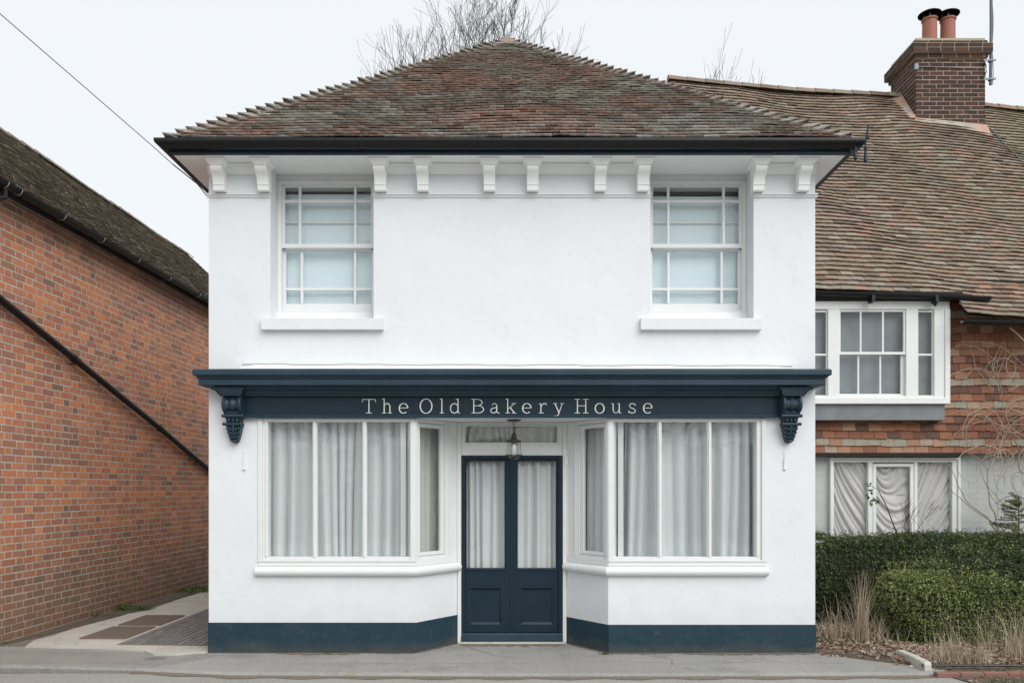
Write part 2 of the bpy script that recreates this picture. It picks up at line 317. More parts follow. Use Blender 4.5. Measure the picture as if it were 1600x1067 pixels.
# ================================================================== THE GROUND
def sheet(name, poly, z0, z1, m, kind='structure'):
    o = MB().prism(poly, z0, z1).build(name, m); tag(o, kind=kind); return o
o = sheet('ground', [(-160,-160),(160,-160),(160,160),(-160,160)], -.4, -.075, M['grass_far'])
o = sheet('road', [(-60,-17),(60,-17),(60,-.80),(-60,-.80)], -.3, -.034, M['road'])  # runs on unseen behind the camera, widened to bounce light onto the soffit
def ZP(px, py, z=0): d = (EYE-z)*F/(py-HZ); return ((px-800)*d/F, d-D)
kx = [ (-14, -.55), (-5.5,-.55), (-3.6,-.72), (-2.6,-.90), (0,-.945), (2.5,-.93), (3.95,-.90), (4.12,-.80), (3.62,-.42), (3.17,-.06), (3.17,.6), (-3.18,.6), (-3.18,.02), (-5.0,.35), (-5.6,.5), (-14,.5)]
mb = MB()
n = len(kx)
mb.v = []; ins = []
cx_, cy_ = 0, -.2
for x, y in kx:
    ins.append((x+(0.03 if x < -13 else -.03 if x > 3.9 else 0), y+(.035 if y < -.5 else 0)))
mb.add([(x,y,-.3) for x,y in kx]+[(x,y,-.026) for x,y in kx]+[(x,y,-.004) for x,y in ins],
       [(i,(i+1)%n,n+(i+1)%n,n+i) for i in range(n)]+[(n+i,n+(i+1)%n,2*n+(i+1)%n,2*n+i) for i in range(n)]+[tuple(range(2*n,3*n))])
tag(mb.build('pavement', M['asphalt']), kind='structure')
MB().prism([(-7,-.50),(-3.9,-.52),(-3.3,-.55),(-2.95,-.12),(-3.3,-.03),(-4.2,.05),(-5.4,.10),(-7,.2)][::1], -.2, -.0015).build('pavement_patch', mat('tarmac_patch', (.24,.235,.225), .9, noise=[(75,.54,.64,(.40,.39,.36),.7),(90,.58,.68,(.08,.08,.08),.7),(1.5,.45,.6,(.30,.28,.25),.7)], bump=[(120,.006)]))['kind'] = 'structure'
def crack(pts, w, z):
    vs = []; fs = []; P = []
    for (a, b), (c_, d_) in zip(pts[:-1], pts[1:]):
        for k in range(6): t = k/6; P.append((lerp(a,c_,t)+rng.gauss(0,.006), lerp(b,d_,t)+rng.gauss(0,.006)))
    for i, (x, y) in enumerate(P): ww = w*rng.uniform(.3,1.2); vs += [(x-ww/2,y-ww/3,z),(x+ww/2,y+ww/3,z)]
    return MB().add(vs, [(2*i,2*i+1,2*i+3,2*i+2) for i in range(len(P)-1)])
for i, (pts, w) in enumerate(([[(-3.17,-.02),(-3.25,-.25),(-3.42,-.55),(-3.5,-.75)],.018],[[(-2.2,-.55),(-1.6,-.48),(-.9,-.52),(.1,-.45)],.009],[[(.9,-.40),(1.7,-.50),(2.6,-.44),(3.4,-.52)],.009],[[(-.55,.40),(-.2,-.1),(.1,-.3)],.006],[[(1.3,-.08),(1.6,-.3),(1.55,-.6),(1.8,-.88)],.008])):
    o = crack(pts, w, -.0012+.0002*i).build('pavement_crack', M['grit']); o['kind'] = 'structure'
def dirt(x0, x1, y0, y1, n, w, z):
    vs = []
    for i in range(n+1):
        t = i/n; x = lerp(x0,x1,t); y = lerp(y0,y1,t); e = math.sin(math.pi*t)**.4
        vs += [(x, y+.01, z), (x, y-1.5*w*e*(.35+.4*abs(math.sin(i*.7+x0))+.35*rng.random())-.004, z)]
    o = MB().add(vs, [(2*i,2*i+2,2*i+3,2*i+1) for i in range(n)]).build('dirt_band', M['dirt']); o['kind'] = 'structure'
dirt(-2.45,-1.55,-.01,-.01,30,.07,-.0006); dirt(-1.5,-.98,-.01,-.01,16,.03,-.0007); dirt(.95,1.7,-.01,-.01,26,.05,-.0005); dirt(1.7,3.16,-.01,-.01,44,.09,-.0008); dirt(-.6,.6,.465,.465,34,.10,-.0009); dirt(-1.0,-.62,-.01,.49,14,.05,-.0010); dirt(1.0,.62,-.01,.49,14,.05,-.0011)
# grit line where the pavement meets the road
gq = MB()
for i in range(46):
    x0 = -3.6+i*.165; x1 = x0+.165
    def ky(x):
        for (a, b), (c, d_) in zip(kx[:8], kx[1:8]):
            if a <= x <= c: return b+(d_-b)*(x-a)/(c-a)
        return -.85
    gq.add([(x0,ky(x0)-.10+.03*math.sin(i*1.7),-.0295),(x1,ky(x1)-.10+.03*math.sin((i+1)*1.7),-.0295),(x1,ky(x1)+.001,-.0285),(x0,ky(x0)+.001,-.0285)], [(0,1,2,3)])
tag(gq.build('gutter_grit', M['grit']), kind='structure')
# alley: soil strip, concrete apron, pavers
sheet('alley_tarmac', [(-7.5,.32),(-5.2,.34),(-4.95,1.2),(-4.9,2.5),(-4.85,14),(-5.75,14),(-5.75,1)], -.2, .0065, M['strip'])
sheet('soil_strip', [(-5.75,.45),(-5.50,.46),(-5.34,1.3),(-5.22,2.3),(-5.20,3.4),(-5.12,5),(-5.05,14),(-5.75,14)], -.2, .017, M['soil'])
ap = [ZP(39,1011), ZP(53,1001), ZP(85,993), ZP(119,981), ZP(181,962), ZP(229,955), ZP(276,938), (-5.05,6.0), (-5.05,14), (-3.17,14), (-3.17,-.02), ZP(300,1021), ZP(276,1023.6), ZP(240,1023.6), ZP(225,1017), ZP(153,1013)]
g1 = (-4.885,-4.365,.70,1.44); g2 = (-4.885,-4.365,1.58,2.32)
sheet('alley_concrete', ap, -.2, .010, M['concrete'])
pv = MB()
x = -4.27
k = 0
while x < -3.19:
    y = .40+rng.uniform(-.02,.02)+(x+4.27)*-.06
    while y < 9:
        L_ = .16; pv.box(x, x+.062, y, y+L_-.012, -.01, .020+rng.gauss(0,.0012), (rng.random()*.8 if rng.random() > .03 else 1)); y += L_
    x += .078; k += 1
tag(pv.build('alley_pavers', M['paver']), kind='structure')
bs = sheet('paver_bed', [(-4.30,.36),(-3.18,.28),(-3.18,9.1),(-4.30,9.1)], -.1, .0135, M['grit'])
for gi, g in enumerate((g1, g2)):
    t = thing('drain_grate', ((g[0]+g[1])/2, (g[2]+g[3])/2, .01), ['rusty metal drain grate in the alley concrete, nearer the road', 'rusty metal drain grate in the alley concrete, further down the alley'][gi], 'drain grate', 'drain grates in the alley')
    MB().box(g[0],g[1],g[2],g[3],.0105,.0125).build('pit_cover', M['dark'], t)
    mb = MB()
    nx, ny = 8, 12
    for i in range(nx+1): xx = lerp(g[0], g[1], i/nx); mb.box(xx-.007, xx+.007, g[2], g[3], .013, .0225)
    for j in range(ny+1): yy = lerp(g[2], g[3], j/ny); mb.box(g[0], g[1], yy-.009, yy+.009, .0135, .0245)
    mb.build('grid', M['grate'], t)
mc = thing('manhole_cover', (*ZP(243,1028), 0), 'small oval iron utility cover set in the asphalt by the alley mouth', 'utility cover')
c = ZP(243,1028); MB().lathe([(.105,-.01),(.105,-.001),(.09,.0005),(.0,.0005)], (c[0],c[1],0), 20, sx=1.1, sy=.8).build('cover', mat('worn_iron', (.15,.15,.15), .7, noise=[(40,.45,.6,(.22,.22,.21),.8)]), mc)
sheet('verge', [(4.02,-.86),(4.2,-1.6),(12,-1.9),(12,-.80),(4.1,-.78)], -.2, -.024, M['soil'])
# right-hand bed
def bedz(x, y): return .012+.10*max(0, min(1, (y-.1)/1.4))+.035*math.sin(x*2.3+1)*math.sin(y*3.1)*max(0,min(1,(y+.2)/.6))
mb = MB(); NX, NY = 60, 40
gx = [3.0+i*(9.0/NX) for i in range(NX+1)]
vs = []; fs = []
for j in range(NY+1):
    for i in range(NX+1):
        x = gx[i]; y0 = -.90 if x > 4.1 else lerp(-.04, -.90, max(0,(x-3.15)/.95))
        y0 = max(y0, -.93); y = lerp(y0, 2.3, (j/NY)**1.4)
        e = min(1, j/6)
        vs.append((x, y, lerp(-.045 if x < 4.05 else -.030, bedz(x, y), e) + nr.normal(0, .004)))
for j in range(NY):
    for i in range(NX): a = j*(NX+1)+i; fs.append((a,a+1,a+NX+2,a+NX+1))
mb.add(vs, fs); tag(mb.build('soil_bed', M['soil'], smooth=True), kind='structure')

# ================================================================== THE WHITE HOUSE
H = thing('white_shop_house', (0,0,0), 'white rendered two storey house with blue shopfront, lettered fascia and hipped clay tile roof', 'house')
HW = 3.16; SOF = 5.07; CB = 2.44           # half width, soffit height, fascia bottom height
wc = 1.98; wh = .538                        # upper window centres and half opening
mb = MB()
Z0u = 3.47
xs = [(-HW,-wc-wh),(-wc+wh,wc-wh),(wc+wh,HW)]
for a, b in xs: mb.box(a, b, 0, .30, CB, SOF)
for s in (-1,1):
    mb.box(s*wc-wh, s*wc+wh, 0, .30, CB, Z0u)
    mb.box(s*wc-wh, s*wc+wh, .245, .30, 4.99, SOF)
for s in (-1,1):                             # piers beside the shop windows, stall risers with the splay, door jambs
    mb.box(min(s*HW,s*2.645), max(s*HW,s*2.645), .0, .30, -.12, CB)
    pts = [(s*2.645,0),(s*1.003,0),(s*.602,.52),(s*.602,.66),(s*.95,.66),(s*1.2,.30),(s*2.645,.30)]
    mb.prism(pts if s < 0 else pts[::-1], -.12, .90)
    mb.box(min(s*HW,s*2.86), max(s*HW,s*2.86), .30, 7.0, -.12, SOF)
mb.box(-2.86, 2.86, 6.7, 7.0, -.12, SOF)
mb.box(-1.2, 1.2, .30, .70, CB, CB+.06)      # ceiling of the door recess
mb.build('wall', M['render'], H)
# string moulding under the brackets
mb = MB()
for a, b in xs:
    l = a-(.02 if a <= -HW else 0); r = b+(.02 if b >= HW else 0)
    mb.xprism([(-.002,4.730),(-.012,4.735),(-.014,4.750),(-.028,4.757),(-.028,4.772),(-.002,4.776)], l-.004*(a>-HW), r+.004*(b<HW))
mb.build('string_moulding', M['render'], H, bevel=.002)
# cove between wall and soffit
mb = MB()
for a, b in xs: mb.xprism([(-.002,4.975),(-.010,4.975),(-.016,4.99),(-.028,5.0),(-.048,5.02),(-.060,5.045),(-.075,5.05),(-.075,5.068),(-.002,5.068)], a, b)
mb.build('cove', M['soffit'], H)
# soffit, fascia and gutter
MB().box(-HW-.262, HW+.212, -.262, .40, SOF, SOF+.03).box(-HW-.262, -HW, .4, 7.2, SOF, SOF+.03).box(HW, HW+.212, .4, 7.2, SOF, SOF+.03).build('soffit', M['soffit'], H)
fb = MB().loop([(.262,SOF-.006),(.288,SOF-.006),(.288,5.175),(.262,5.175)], -HW, HW-.05, 0, 7.2).build('eaves_fascia', M['blue'], H, bevel=.002)
MB().box(2.62, HW+.22, -.296, -.2895, SOF+.004, SOF+.050).build('repair_strip', M['blue'], fb)
gp = [(.290,5.105),(.310,5.096),(.335,5.098),(.350,5.106),(.358,5.116),(.372,5.128),(.392,5.142),(.398,5.160),(.398,5.186),(.391,5.186),(.391,5.165),(.366,5.138),(.350,5.120),(.330,5.108),(.296,5.112),(.296,5.17),(.290,5.17)]
gut = MB().loop(gp, -HW, HW-.05, 0, 7.2).build('gutter', M['black'], H, bevel=.0015)
mb = MB()
for px in (330, 421, 560, 740, 857, 1030, 1180):
    x = fx(px, 7.9)
    prof = [(-p-.003,z-.002) for p, z in gp[:9]]+[(-.39,5.19),(-.29,5.19)]
    MB().xprism(prof, x-.018, x+.018).build('gutter_joint', M['black'], gut)
# brackets
def corbel():
    mb = MB(); w = .059
    prof = [(0,4.779),(-.088,4.779),(-.092,4.822),(-.086,4.826),(-.098,4.834),(-.100,4.856),(-.108,4.884),(-.122,4.91),(-.145,4.933),(-.168,4.95),(-.182,4.97),(-.186,4.99),(-.178,5.003),(0,5.003)]
    mb.xprism(prof, -w, w)
    lay = [(w+.004,-.190,5.003),(w+.006,-.192,5.012),(w+.018,-.204,5.020),(w+.024,-.210,5.032),(w+.040,-.226,5.050),(w+.044,-.230,5.0695)]
    vs = []
    for a, y, z in lay: vs += [(-a,0,z),(-a,y,z),(a,y,z),(a,0,z)]
    fs = []
    for i in range(len(lay)-1):
        for k in range(4): fs.append((i*4+k,i*4+(k+1)%4,i*4+4+(k+1)%4,i*4+4+k))
    fs += [(0,1,2,3),(20,21,22,23)]
    mb.add(vs, fs)
    return mb
cb0 = corbel().build('corbel', M['soffit'], H, bevel=.0025)
cz = WL[cb0.name].copy()
for i, x in enumerate([-3.024,-2.567,-1.359,-.92,-.233,.214,.911,1.353,2.546,3.01]):
    if i == 0: cb0.location = (x, cz.y, cz.z)
    else:
        c = cb0.copy(); SC.collection.objects.link(c); c.location = (x, cz.y, cz.z)
# upper windows
def sash_window(cx, side):
    Wd = None
    fr = MB()
    zb, zt = 3.597, 4.988
    fr.box(cx-.536,cx-.492,.235,.40,zb,zt).box(cx+.492,cx+.536,.235,.40,zb,zt).box(cx-.492,cx+.492,.235,.40,4.962,zt).box(cx-.492,cx+.492,.235,.40,zb,zb+.012)
    fr.box(cx-.536,cx+.536,.215,.2345,4.988-.01,4.988+.004)
    w = fr.build('sash_window', M['wood'], H, bevel=.003)
    cols = [(-.463,-.321),(-.279,.275),(.316,.463)]
    us = MB(); y0, y1 = .262, .300                 # upper sash, outer
    us.box(cx-.492,cx-.463,y0,y1,4.287,4.962).box(cx+.463,cx+.492,y0,y1,4.287,4.962)
    us.box(cx-.463,cx+.463,y0,y1,4.945,4.962).box(cx-.463,cx+.463,y0,y1,4.808-.032,4.808).box(cx-.500,cx+.500,y0-.012,y1,4.287,4.332)
    for x in (-.300,.2955): us.box(cx+x-.0135,cx+x+.0135,y0-.004,y1-.003,4.332,4.945)
    us.build('upper_sash', M['wood'], w, bevel=.003)
    ls = MB(); y0, y1 = .304, .345
    ls.box(cx-.492,cx-.463,y0,y1,zb+.012,4.285).box(cx+.463,cx+.492,y0,y1,zb+.012,4.285)
    ls.box(cx-.463,cx+.463,y0,y1,4.268,4.285).box(cx-.463,cx+.463,y0,y1,3.845,3.872).box(cx-.463,cx+.463,y0,y1,zb+.012,3.700)
    for x in (-.290,.285): ls.box(cx+x-.0135,cx+x+.0135,y0-.004,y1-.003,3.700,4.268)
    ls.build('lower_sash', M['wood'], w, bevel=.003)
    MB().box(cx-.47,cx+.47,.280,.283,4.31,4.95).box(cx-.47,cx+.47,.322,.325,3.66,4.28).build('pane', M['glass'], w)
    sg = MB()                                       # secondary glazing with its own bars
    sg.box(cx-.53,cx-.49,.402,.42,3.6,4.99).box(cx+.49,cx+.53,.402,.42,3.6,4.99).box(cx-.49,cx+.49,.402,.42,4.95,4.99).box(cx-.49,cx+.49,.402,.42,3.6,3.64)
    sg.box(cx-.49,cx+.49,.358,.374,4.585,4.606)
    sg.build('secondary_frame', M['wood'], w, bevel=.003)
    MB().box(cx-.49,cx+.49,.364,.367,3.64,4.585).box(cx-.49,cx+.49,.364,.367,4.606,4.95).build('secondary_pane', M['glass'], w)
    MB().box(cx-.05,cx-.005,.25,.262,4.333,4.342).box(cx-.035,cx-.02,.246,.258,4.342,4.352).build('sash_catch', M['wood'], w)
    MB().xprism([(.19,Z0u),(.19,3.52),(.235,3.5965),(.30,3.5965),(.30,Z0u)], cx-.537, cx+.537).build('sub_sill', M['wood'], w)
    sl = MB().box(cx-.545 if side>0 else cx-.72+.08, cx+.655 if side>0 else cx+.655-.03, -.062, .19, 3.352, 3.470)
    sl = MB()
    a, b = (fx(408,8.24), fx(598.5,8.24)) if side < 0 else (fx(1001.5,8.24), fx(1191,8.24))
    sl.xprism([(-.062,3.352),(-.062,3.468),(-.002,3.474),(-.002,3.352)], a, b)
    sl.xprism([(-.002,3.4705),(-.002,3.474),(.189,3.49),(.189,3.4705)], cx-.537, cx+.537)
    sl.build('sill', M['render'], w, bevel=.004)
    bl = MB().box(cx-.49,cx+.49,.386,.389,3.55,4.91 if side < 0 else 4.885).build('roller_blind', M['blind'])
    mb2 = MB().tube([(cx-.5,.522,3.55),(cx+.5,.522,3.55)], .012, 8); 
    tag(bl, 'pale blue grey roller blind drawn down behind the upper %s window' % ('left' if side < 0 else 'right'), 'blind', 'roller blinds in the upper windows')
sash_window(-wc, -1); sash_window(wc, 1)
# shop cornice
cp = [(-.04,2.66),(.085,2.66),(.085,2.675),(.10,2.682),(.104,2.700),(.125,2.714),(.150,2.726),(.156,2.742),(.200,2.750),(.236,2.752),(.240,2.757),(.240,2.808),(.236,2.815),(.248,2.820),(.252,2.826),(.254,2.834),(.268,2.842),(.282,2.848),(.285,2.856),(.285,2.898),(.278,2.908),(.268,2.912),(-.04,2.935)]
CXH = 2.935
mb = MB()
# the cornice dips a little towards the right, like the old woodwork
mb.loop(cp, -CXH, CXH, 0, .0)
co = mb.build('cornice', M['cornice'], H, bevel=.002)
mb = MB()
vs = []; nseg = 40; fs = []
for i in range(nseg+1):
    x = lerp(fx(376), fx(1240), i/nseg); e = 1 if 0 < i < nseg else 0
    zt = lerp(fz(570), fz(572.5), i/nseg)+.004*math.sin(i*.9)+.003*math.sin(i*2.7)-(.03 if not e else 0)
    vs += [(x,-.004,zt),(x,-.014,zt-.004),(x,-.03,2.952+.003*math.sin(i*1.3)),(x,-.20,2.925)]
for i in range(nseg):
    for k in range(3): fs.append((i*4+k,i*4+k+1,i*4+k+5,i*4+k+4))
mb.add(vs, fs); mb.build('flashing', M['lead_white'], co)
MB().tube([(lerp(fx(378),fx(1238),i/40),-.010,lerp(fz(569.4),fz(571.9),i/40)+.004*math.sin(i*.9)+.003*math.sin(i*2.7)) for i in range(41)], .0042, 5).build('edge_shadow_line', mat('grey_shadow_line', (.36,.36,.34), .9), co)  # grey strip put in for the shadow line along the flashing's top edge
# sign board
sb = MB().box(-2.80, 2.80, -.04, -.003, CB+.004, 2.659).build('sign_board', M['blue'], H, bevel=.002)
MB().xprism([(-.041,CB-.002),(-.056,CB-.002),(-.060,CB+.008),(-.054,CB+.016),(-.046,CB+.020),(-.046,CB+.026),(-.041,CB+.028)], -2.78, 2.78).build('bead', M['cornice'], sb)
# lettering
def arc(cx, cy, rx, ry, a0, a1, n=14): return [(cx+rx*math.cos(R(lerp(a0,a1,i/n))), cy+ry*math.sin(R(lerp(a0,a1,i/n)))) for i in range(n+1)]
XH = .70
TK, TN = .068, .037          # thick and thin strokes, in cap heights
def S(pts, w=TN, w2=None): return (pts, w, w if w2 is None else w2)
G = {
'T': [S([(.5,.02),(.5,.98)],TK), S([(.03,.97),(.97,.97)]), S([(.045,.985),(.0,.76)],TN*.9), S([(.955,.985),(1,.76)],TN*.9), S([(.28,.022),(.72,.022)])],
'h': [S([(.2,.02),(.2,1.02)],TK), S([(.0,.965),(.2,1.02)]), S([(.0,.022),(.42,.022)]), S([(.2,.5)]+arc(.51,.42,.29,.27,150,0),TN,TK), S([(.80,.44),(.80,.02)],TK), S([(.6,.022),(1,.022)])],
'e': [S(arc(.5,.35,.47,.34,5,310,26),TK*.85), S([(.06,.37),(.965,.37)])],
'O': [S(arc(.5,.5,.47,.5,0,360,40),TK*.85)],
'l': [S([(.55,.02),(.55,1.02)],TK), S([(.1,.965),(.55,1.02)]), S([(.1,.022),(1,.022)])],
'd': [S([(.80,.06),(.80,1.02)],TK), S([(.58,.965),(.80,1.02)]), S([(.80,.03),(1,.022)]), S(arc(.43,.345,.40,.33,40,330,26),TK*.8), S([(.73,.56),(.80,.50)]), S([(.76,.17),(.81,.23)])],
'B': [S([(.2,.02),(.2,.98)],TK), S([(.02,.022),(.55,.022)]), S([(.02,.978),(.5,.978)]), S([(.2,.53),(.55,.53)]), S(arc(.50,.755,.34,.223,90,-90),TN,TN), S(arc(.56,.275,.40,.253,90,-90),TN*1.3,TN*1.3), S(arc(.50,.755,.35,.2,50,-50),TK*.8), S(arc(.56,.275,.41,.22,50,-50),TK*.8)],
'a': [S([(.68,.08),(.68,.50)],TK), S(arc(.43,.50,.25,.18,0,165),TK*.8,TN), S(arc(.88,.10,.19,.09,190,300),TN*1.2), S([(.68,.42),(.42,.37)]+arc(.33,.19,.29,.17,110,280)+[(.52,.06),(.68,.17)],TK*.75)],
'k': [S([(.2,.02),(.2,1.02)],TK), S([(.0,.965),(.2,1.02)]), S([(.0,.022),(.42,.022)]), S([(.2,.27),(.82,.66)]), S([(.42,.42),(.85,.03)],TK), S([(.58,.68),(1,.68)]), S([(.62,.022),(1.02,.022)])],
'r': [S([(.25,.02),(.25,.68)],TK), S([(.0,.64),(.25,.69)]), S([(.0,.022),(.6,.022)]), S([(.25,.40),(.38,.58),(.6,.68),(.85,.67),(.93,.60)],TN,TK)],
'y': [S([(.18,.68),(.56,.04)],TK), S([(.86,.68),(.50,-.10),(.36,-.20),(.16,-.18)],TN,TK), S([(.02,.68),(.40,.68)]), S([(.68,.68),(1.02,.68)])],
'H': [S([(.2,.02),(.2,.98)],TK), S([(.8,.02),(.8,.98)],TK), S([(.0,.022),(.4,.022)]), S([(.6,.022),(1,.022)]), S([(.0,.978),(.4,.978)]), S([(.6,.978),(1,.978)]), S([(.2,.52),(.8,.52)])],
'o': [S(arc(.5,.345,.47,.345,0,360,34),TK*.85)],
'u': [S([(.0,.68),(.18,.68)]), S([(.18,.69),(.18,.24)],TK), S([(.18,.26)]+arc(.45,.24,.27,.215,180,330)+[(.80,.26)],TK*.8,TN), S([(.80,.69),(.80,.03)],TK), S([(.62,.68),(.80,.68)]), S([(.80,.022),(1,.022)])],
's': [S([(.86,.55)]+arc(.5,.53,.34,.155,15,200)+[(.30,.40),(.70,.31)]+arc(.5,.17,.40,.15,50,-170),TK*.75), S([(.88,.68),(.88,.52)],TN*.8), S([(.07,.20),(.07,.01)],TN*.8)],
}
word = [('T',20,92),('h',127,178),('e',216,264),('O',327,393),('l',430,455),('d',488,540),('B',600,668),('a',702,752),('k',783,838),('e',872,920),('r',960,1003),('y',1035,1092),('H',1150,1224),('o',1258,1308),('u',1345,1398),('s',1435,1477),('e',1515,1563)]
mb = MB(); DL = 8.257; li = 0
capz = (645.6-623.2)*DL/F
for ch, a, b in word:
    mb = MB(); x0 = fx(560+a/3.404, DL); x1 = fx(560+b/3.404, DL); zb = fz(645.6, DL)
    for pts, w0, w1 in G[ch]:
        li += 1; P = [Vector((lerp(x0,x1,p[0]), zb+p[1]*capz)) for p in pts]
        m_ = len(P); closed = (P[0]-P[-1]).length < 1e-5
        if closed: P = P[:-1]; m_ -= 1
        y = -.0455-.00012*(li % 9)
        Lp = []
        for i, p in enumerate(P):
            if closed: t = P[(i+1) % m_]-P[i-1]
            else: t = P[min(i+1,m_-1)]-P[max(i-1,0)]
            t.normalize(); nn = Vector((-t.y, t.x))
            u = i/max(1,m_-1)
            if ch in 'Oo' or (ch == 'e' and len(pts) > 5): wv = lerp(TN, TK*1.12, abs(nn.x))*capz/2*1.05
            else: wv = lerp(w0, w1, min(1,u*2))*capz/2
            Lp.append((p+nn*wv, p-nn*wv))
        vs = []
        for A, B in Lp: vs += [(A.x,y,A.y),(B.x,y,B.y),(A.x,-.0395,A.y),(B.x,-.0395,B.y)]
        fs = []
        for i in range(m_ if closed else m_-1):
            j = (i+1) % m_
            fs += [(i*4,i*4+1,j*4+1,j*4),(i*4,j*4,j*4+2,i*4+2),(i*4+1,i*4+3,j*4+3,j*4+1)]
        if not closed: fs += [(0,2,3,1),(4*m_-4,4*m_-3,4*m_-1,4*m_-2)]
        mb.add(vs, fs)
    mb.build('letter', M['letter'], sb, fixn=False)
# carved consoles
def console(s):
    cx = s*2.872; mb = MB(); ys = -.003
    # stepped cap under the cornice
    for hw, p, z0, z1 in ((.175,.205,2.735,2.7415),(.150,.19,2.715,2.735),(.130,.18,2.695,2.715),(.122,.172,2.676,2.695),(.108,.16,2.655,2.676)):
        mb.box(cx-hw*.93, cx+hw*.93, -p, ys, z0, z1)
    # reel
    pr = [(-.100,.064),(-.092,.078),(-.074,.080),(-.062,.062),(-.040,.050),(-.020,.056),(0,.068),(.020,.056),(.040,.050),(.062,.062),(.074,.080),(.092,.078),(.100,.064)]
    n = 22
    cyy, czz = -.098, 2.570
    vs = [(cx+x, cyy+r*1.0*math.cos(2*math.pi*k/n), czz+r*1.12*math.sin(2*math.pi*k/n)) for x, r in pr for k in range(n)]
    fs = [(i*n+k,i*n+(k+1)%n,(i+1)*n+(k+1)%n,(i+1)*n+k) for i in range(len(pr)-1) for k in range(n)]+[tuple(range(n)),tuple(range((len(pr)-1)*n,len(pr)*n))]
    mb.add(vs, fs)
    mb.box(cx-.098, cx+.098, -.095, ys, 2.44, 2.656)
    # S body
    def seg(hw0, hw1, p0, p1, z0, z1):
        mb.add([(cx-hw0,ys,z0),(cx-hw0,-p0,z0),(cx+hw0,-p0,z0),(cx+hw0,ys,z0),(cx-hw1,ys,z1),(cx-hw1,-p1,z1),(cx+hw1,-p1,z1),(cx+hw1,ys,z1)],
               [(0,1,2,3),(4,5,6,7),(0,1,5,4),(1,2,6,5),(2,3,7,6),(3,0,4,7)])
    seg(.078,.090,.105,.115,2.46,2.505)
    for z, hw, p, r in ((2.452,.095,.118,.017),(2.368,.088,.110,.015)):
        mb.tube([(cx-hw,-p,z),(cx+hw,-p,z)], r, 10); mb.box(cx-hw+.004, cx+hw-.004, -p, ys, z-r, z+r)
        for q in (-1,1): mb.lathe([(0,-.019),(.014,-.014),(.02,0),(.014,.014),(0,.019)], (cx+q*hw,-p-.006,z), 10)
    seg(.072,.078,.085,.10,2.38,2.44)
    for q in (-1,0,1):                                # gouged leaf between the rolls
        mb.lathe([(0,-.035),(.014,-.02),(.018,0),(.014,.02),(0,.035)], (cx+q*.042,-.098,2.412), 8)
    # tapering leaf
    zz = [2.36,2.33,2.29,2.25,2.215,2.19,2.175]; hh = [.075,.072,.064,.055,.046,.034,.012]; pp = [.092,.088,.078,.068,.060,.048,.02]
    for i in range(6): seg(hh[i+1],hh[i],pp[i+1],pp[i],zz[i+1],zz[i])
    mb.tube([(cx,-.094,2.355),(cx,-.094,2.31),(cx,-.082,2.26),(cx,-.070,2.22)],[.022,.018,.014,.012],8)
    for q in (-1,1):
        for i, (dx, z, r) in enumerate(((.058,2.325,.020),(.052,2.285,.018),(.044,2.245,.016),(.034,2.21,.014))):
            mb.lathe([(0,-r),(r*.8,-r*.6),(r,0),(r*.8,r*.6),(0,r)], (cx+q*dx,-pp[i+1]-.002,z), 8)
            mb.lathe([(0,-r),(r*.6,-r*.6),(r*.8,0),(r*.6,r*.6),(0,r)], (cx+q*dx*.5,-pp[i+1]-.01,z-.012), 8)
    mb.lathe([(0,-.02),(.024,-.012),(.032,0),(.024,.012),(0,.02)], (cx,-.055,2.195), 10)
    return mb
con0 = console(-1).build('console_bracket', M['cornice'], H, bevel=.003)
con1 = con0.copy(); SC.collection.objects.link(con1); con1.location.x = -con0.location.x+.0
# plinth
for s in (-1,1):
    e = .008
    pts = [(s*(HW+e),-e),(s*(1.003+.004),-e),(s*(.602-.000),.52-.010),(s*(.602-.0),.53),(s*(.66),.53),(s*1.02,.01),(s*(HW-.1),.01),(s*(HW-.1),7.05),(s*(HW+e),7.05)]
    MB().prism(pts if s > 0 else pts[::-1], -.11, .312 if s < 0 else .290).build('plinth', M['plinth'], H, bevel=.004)
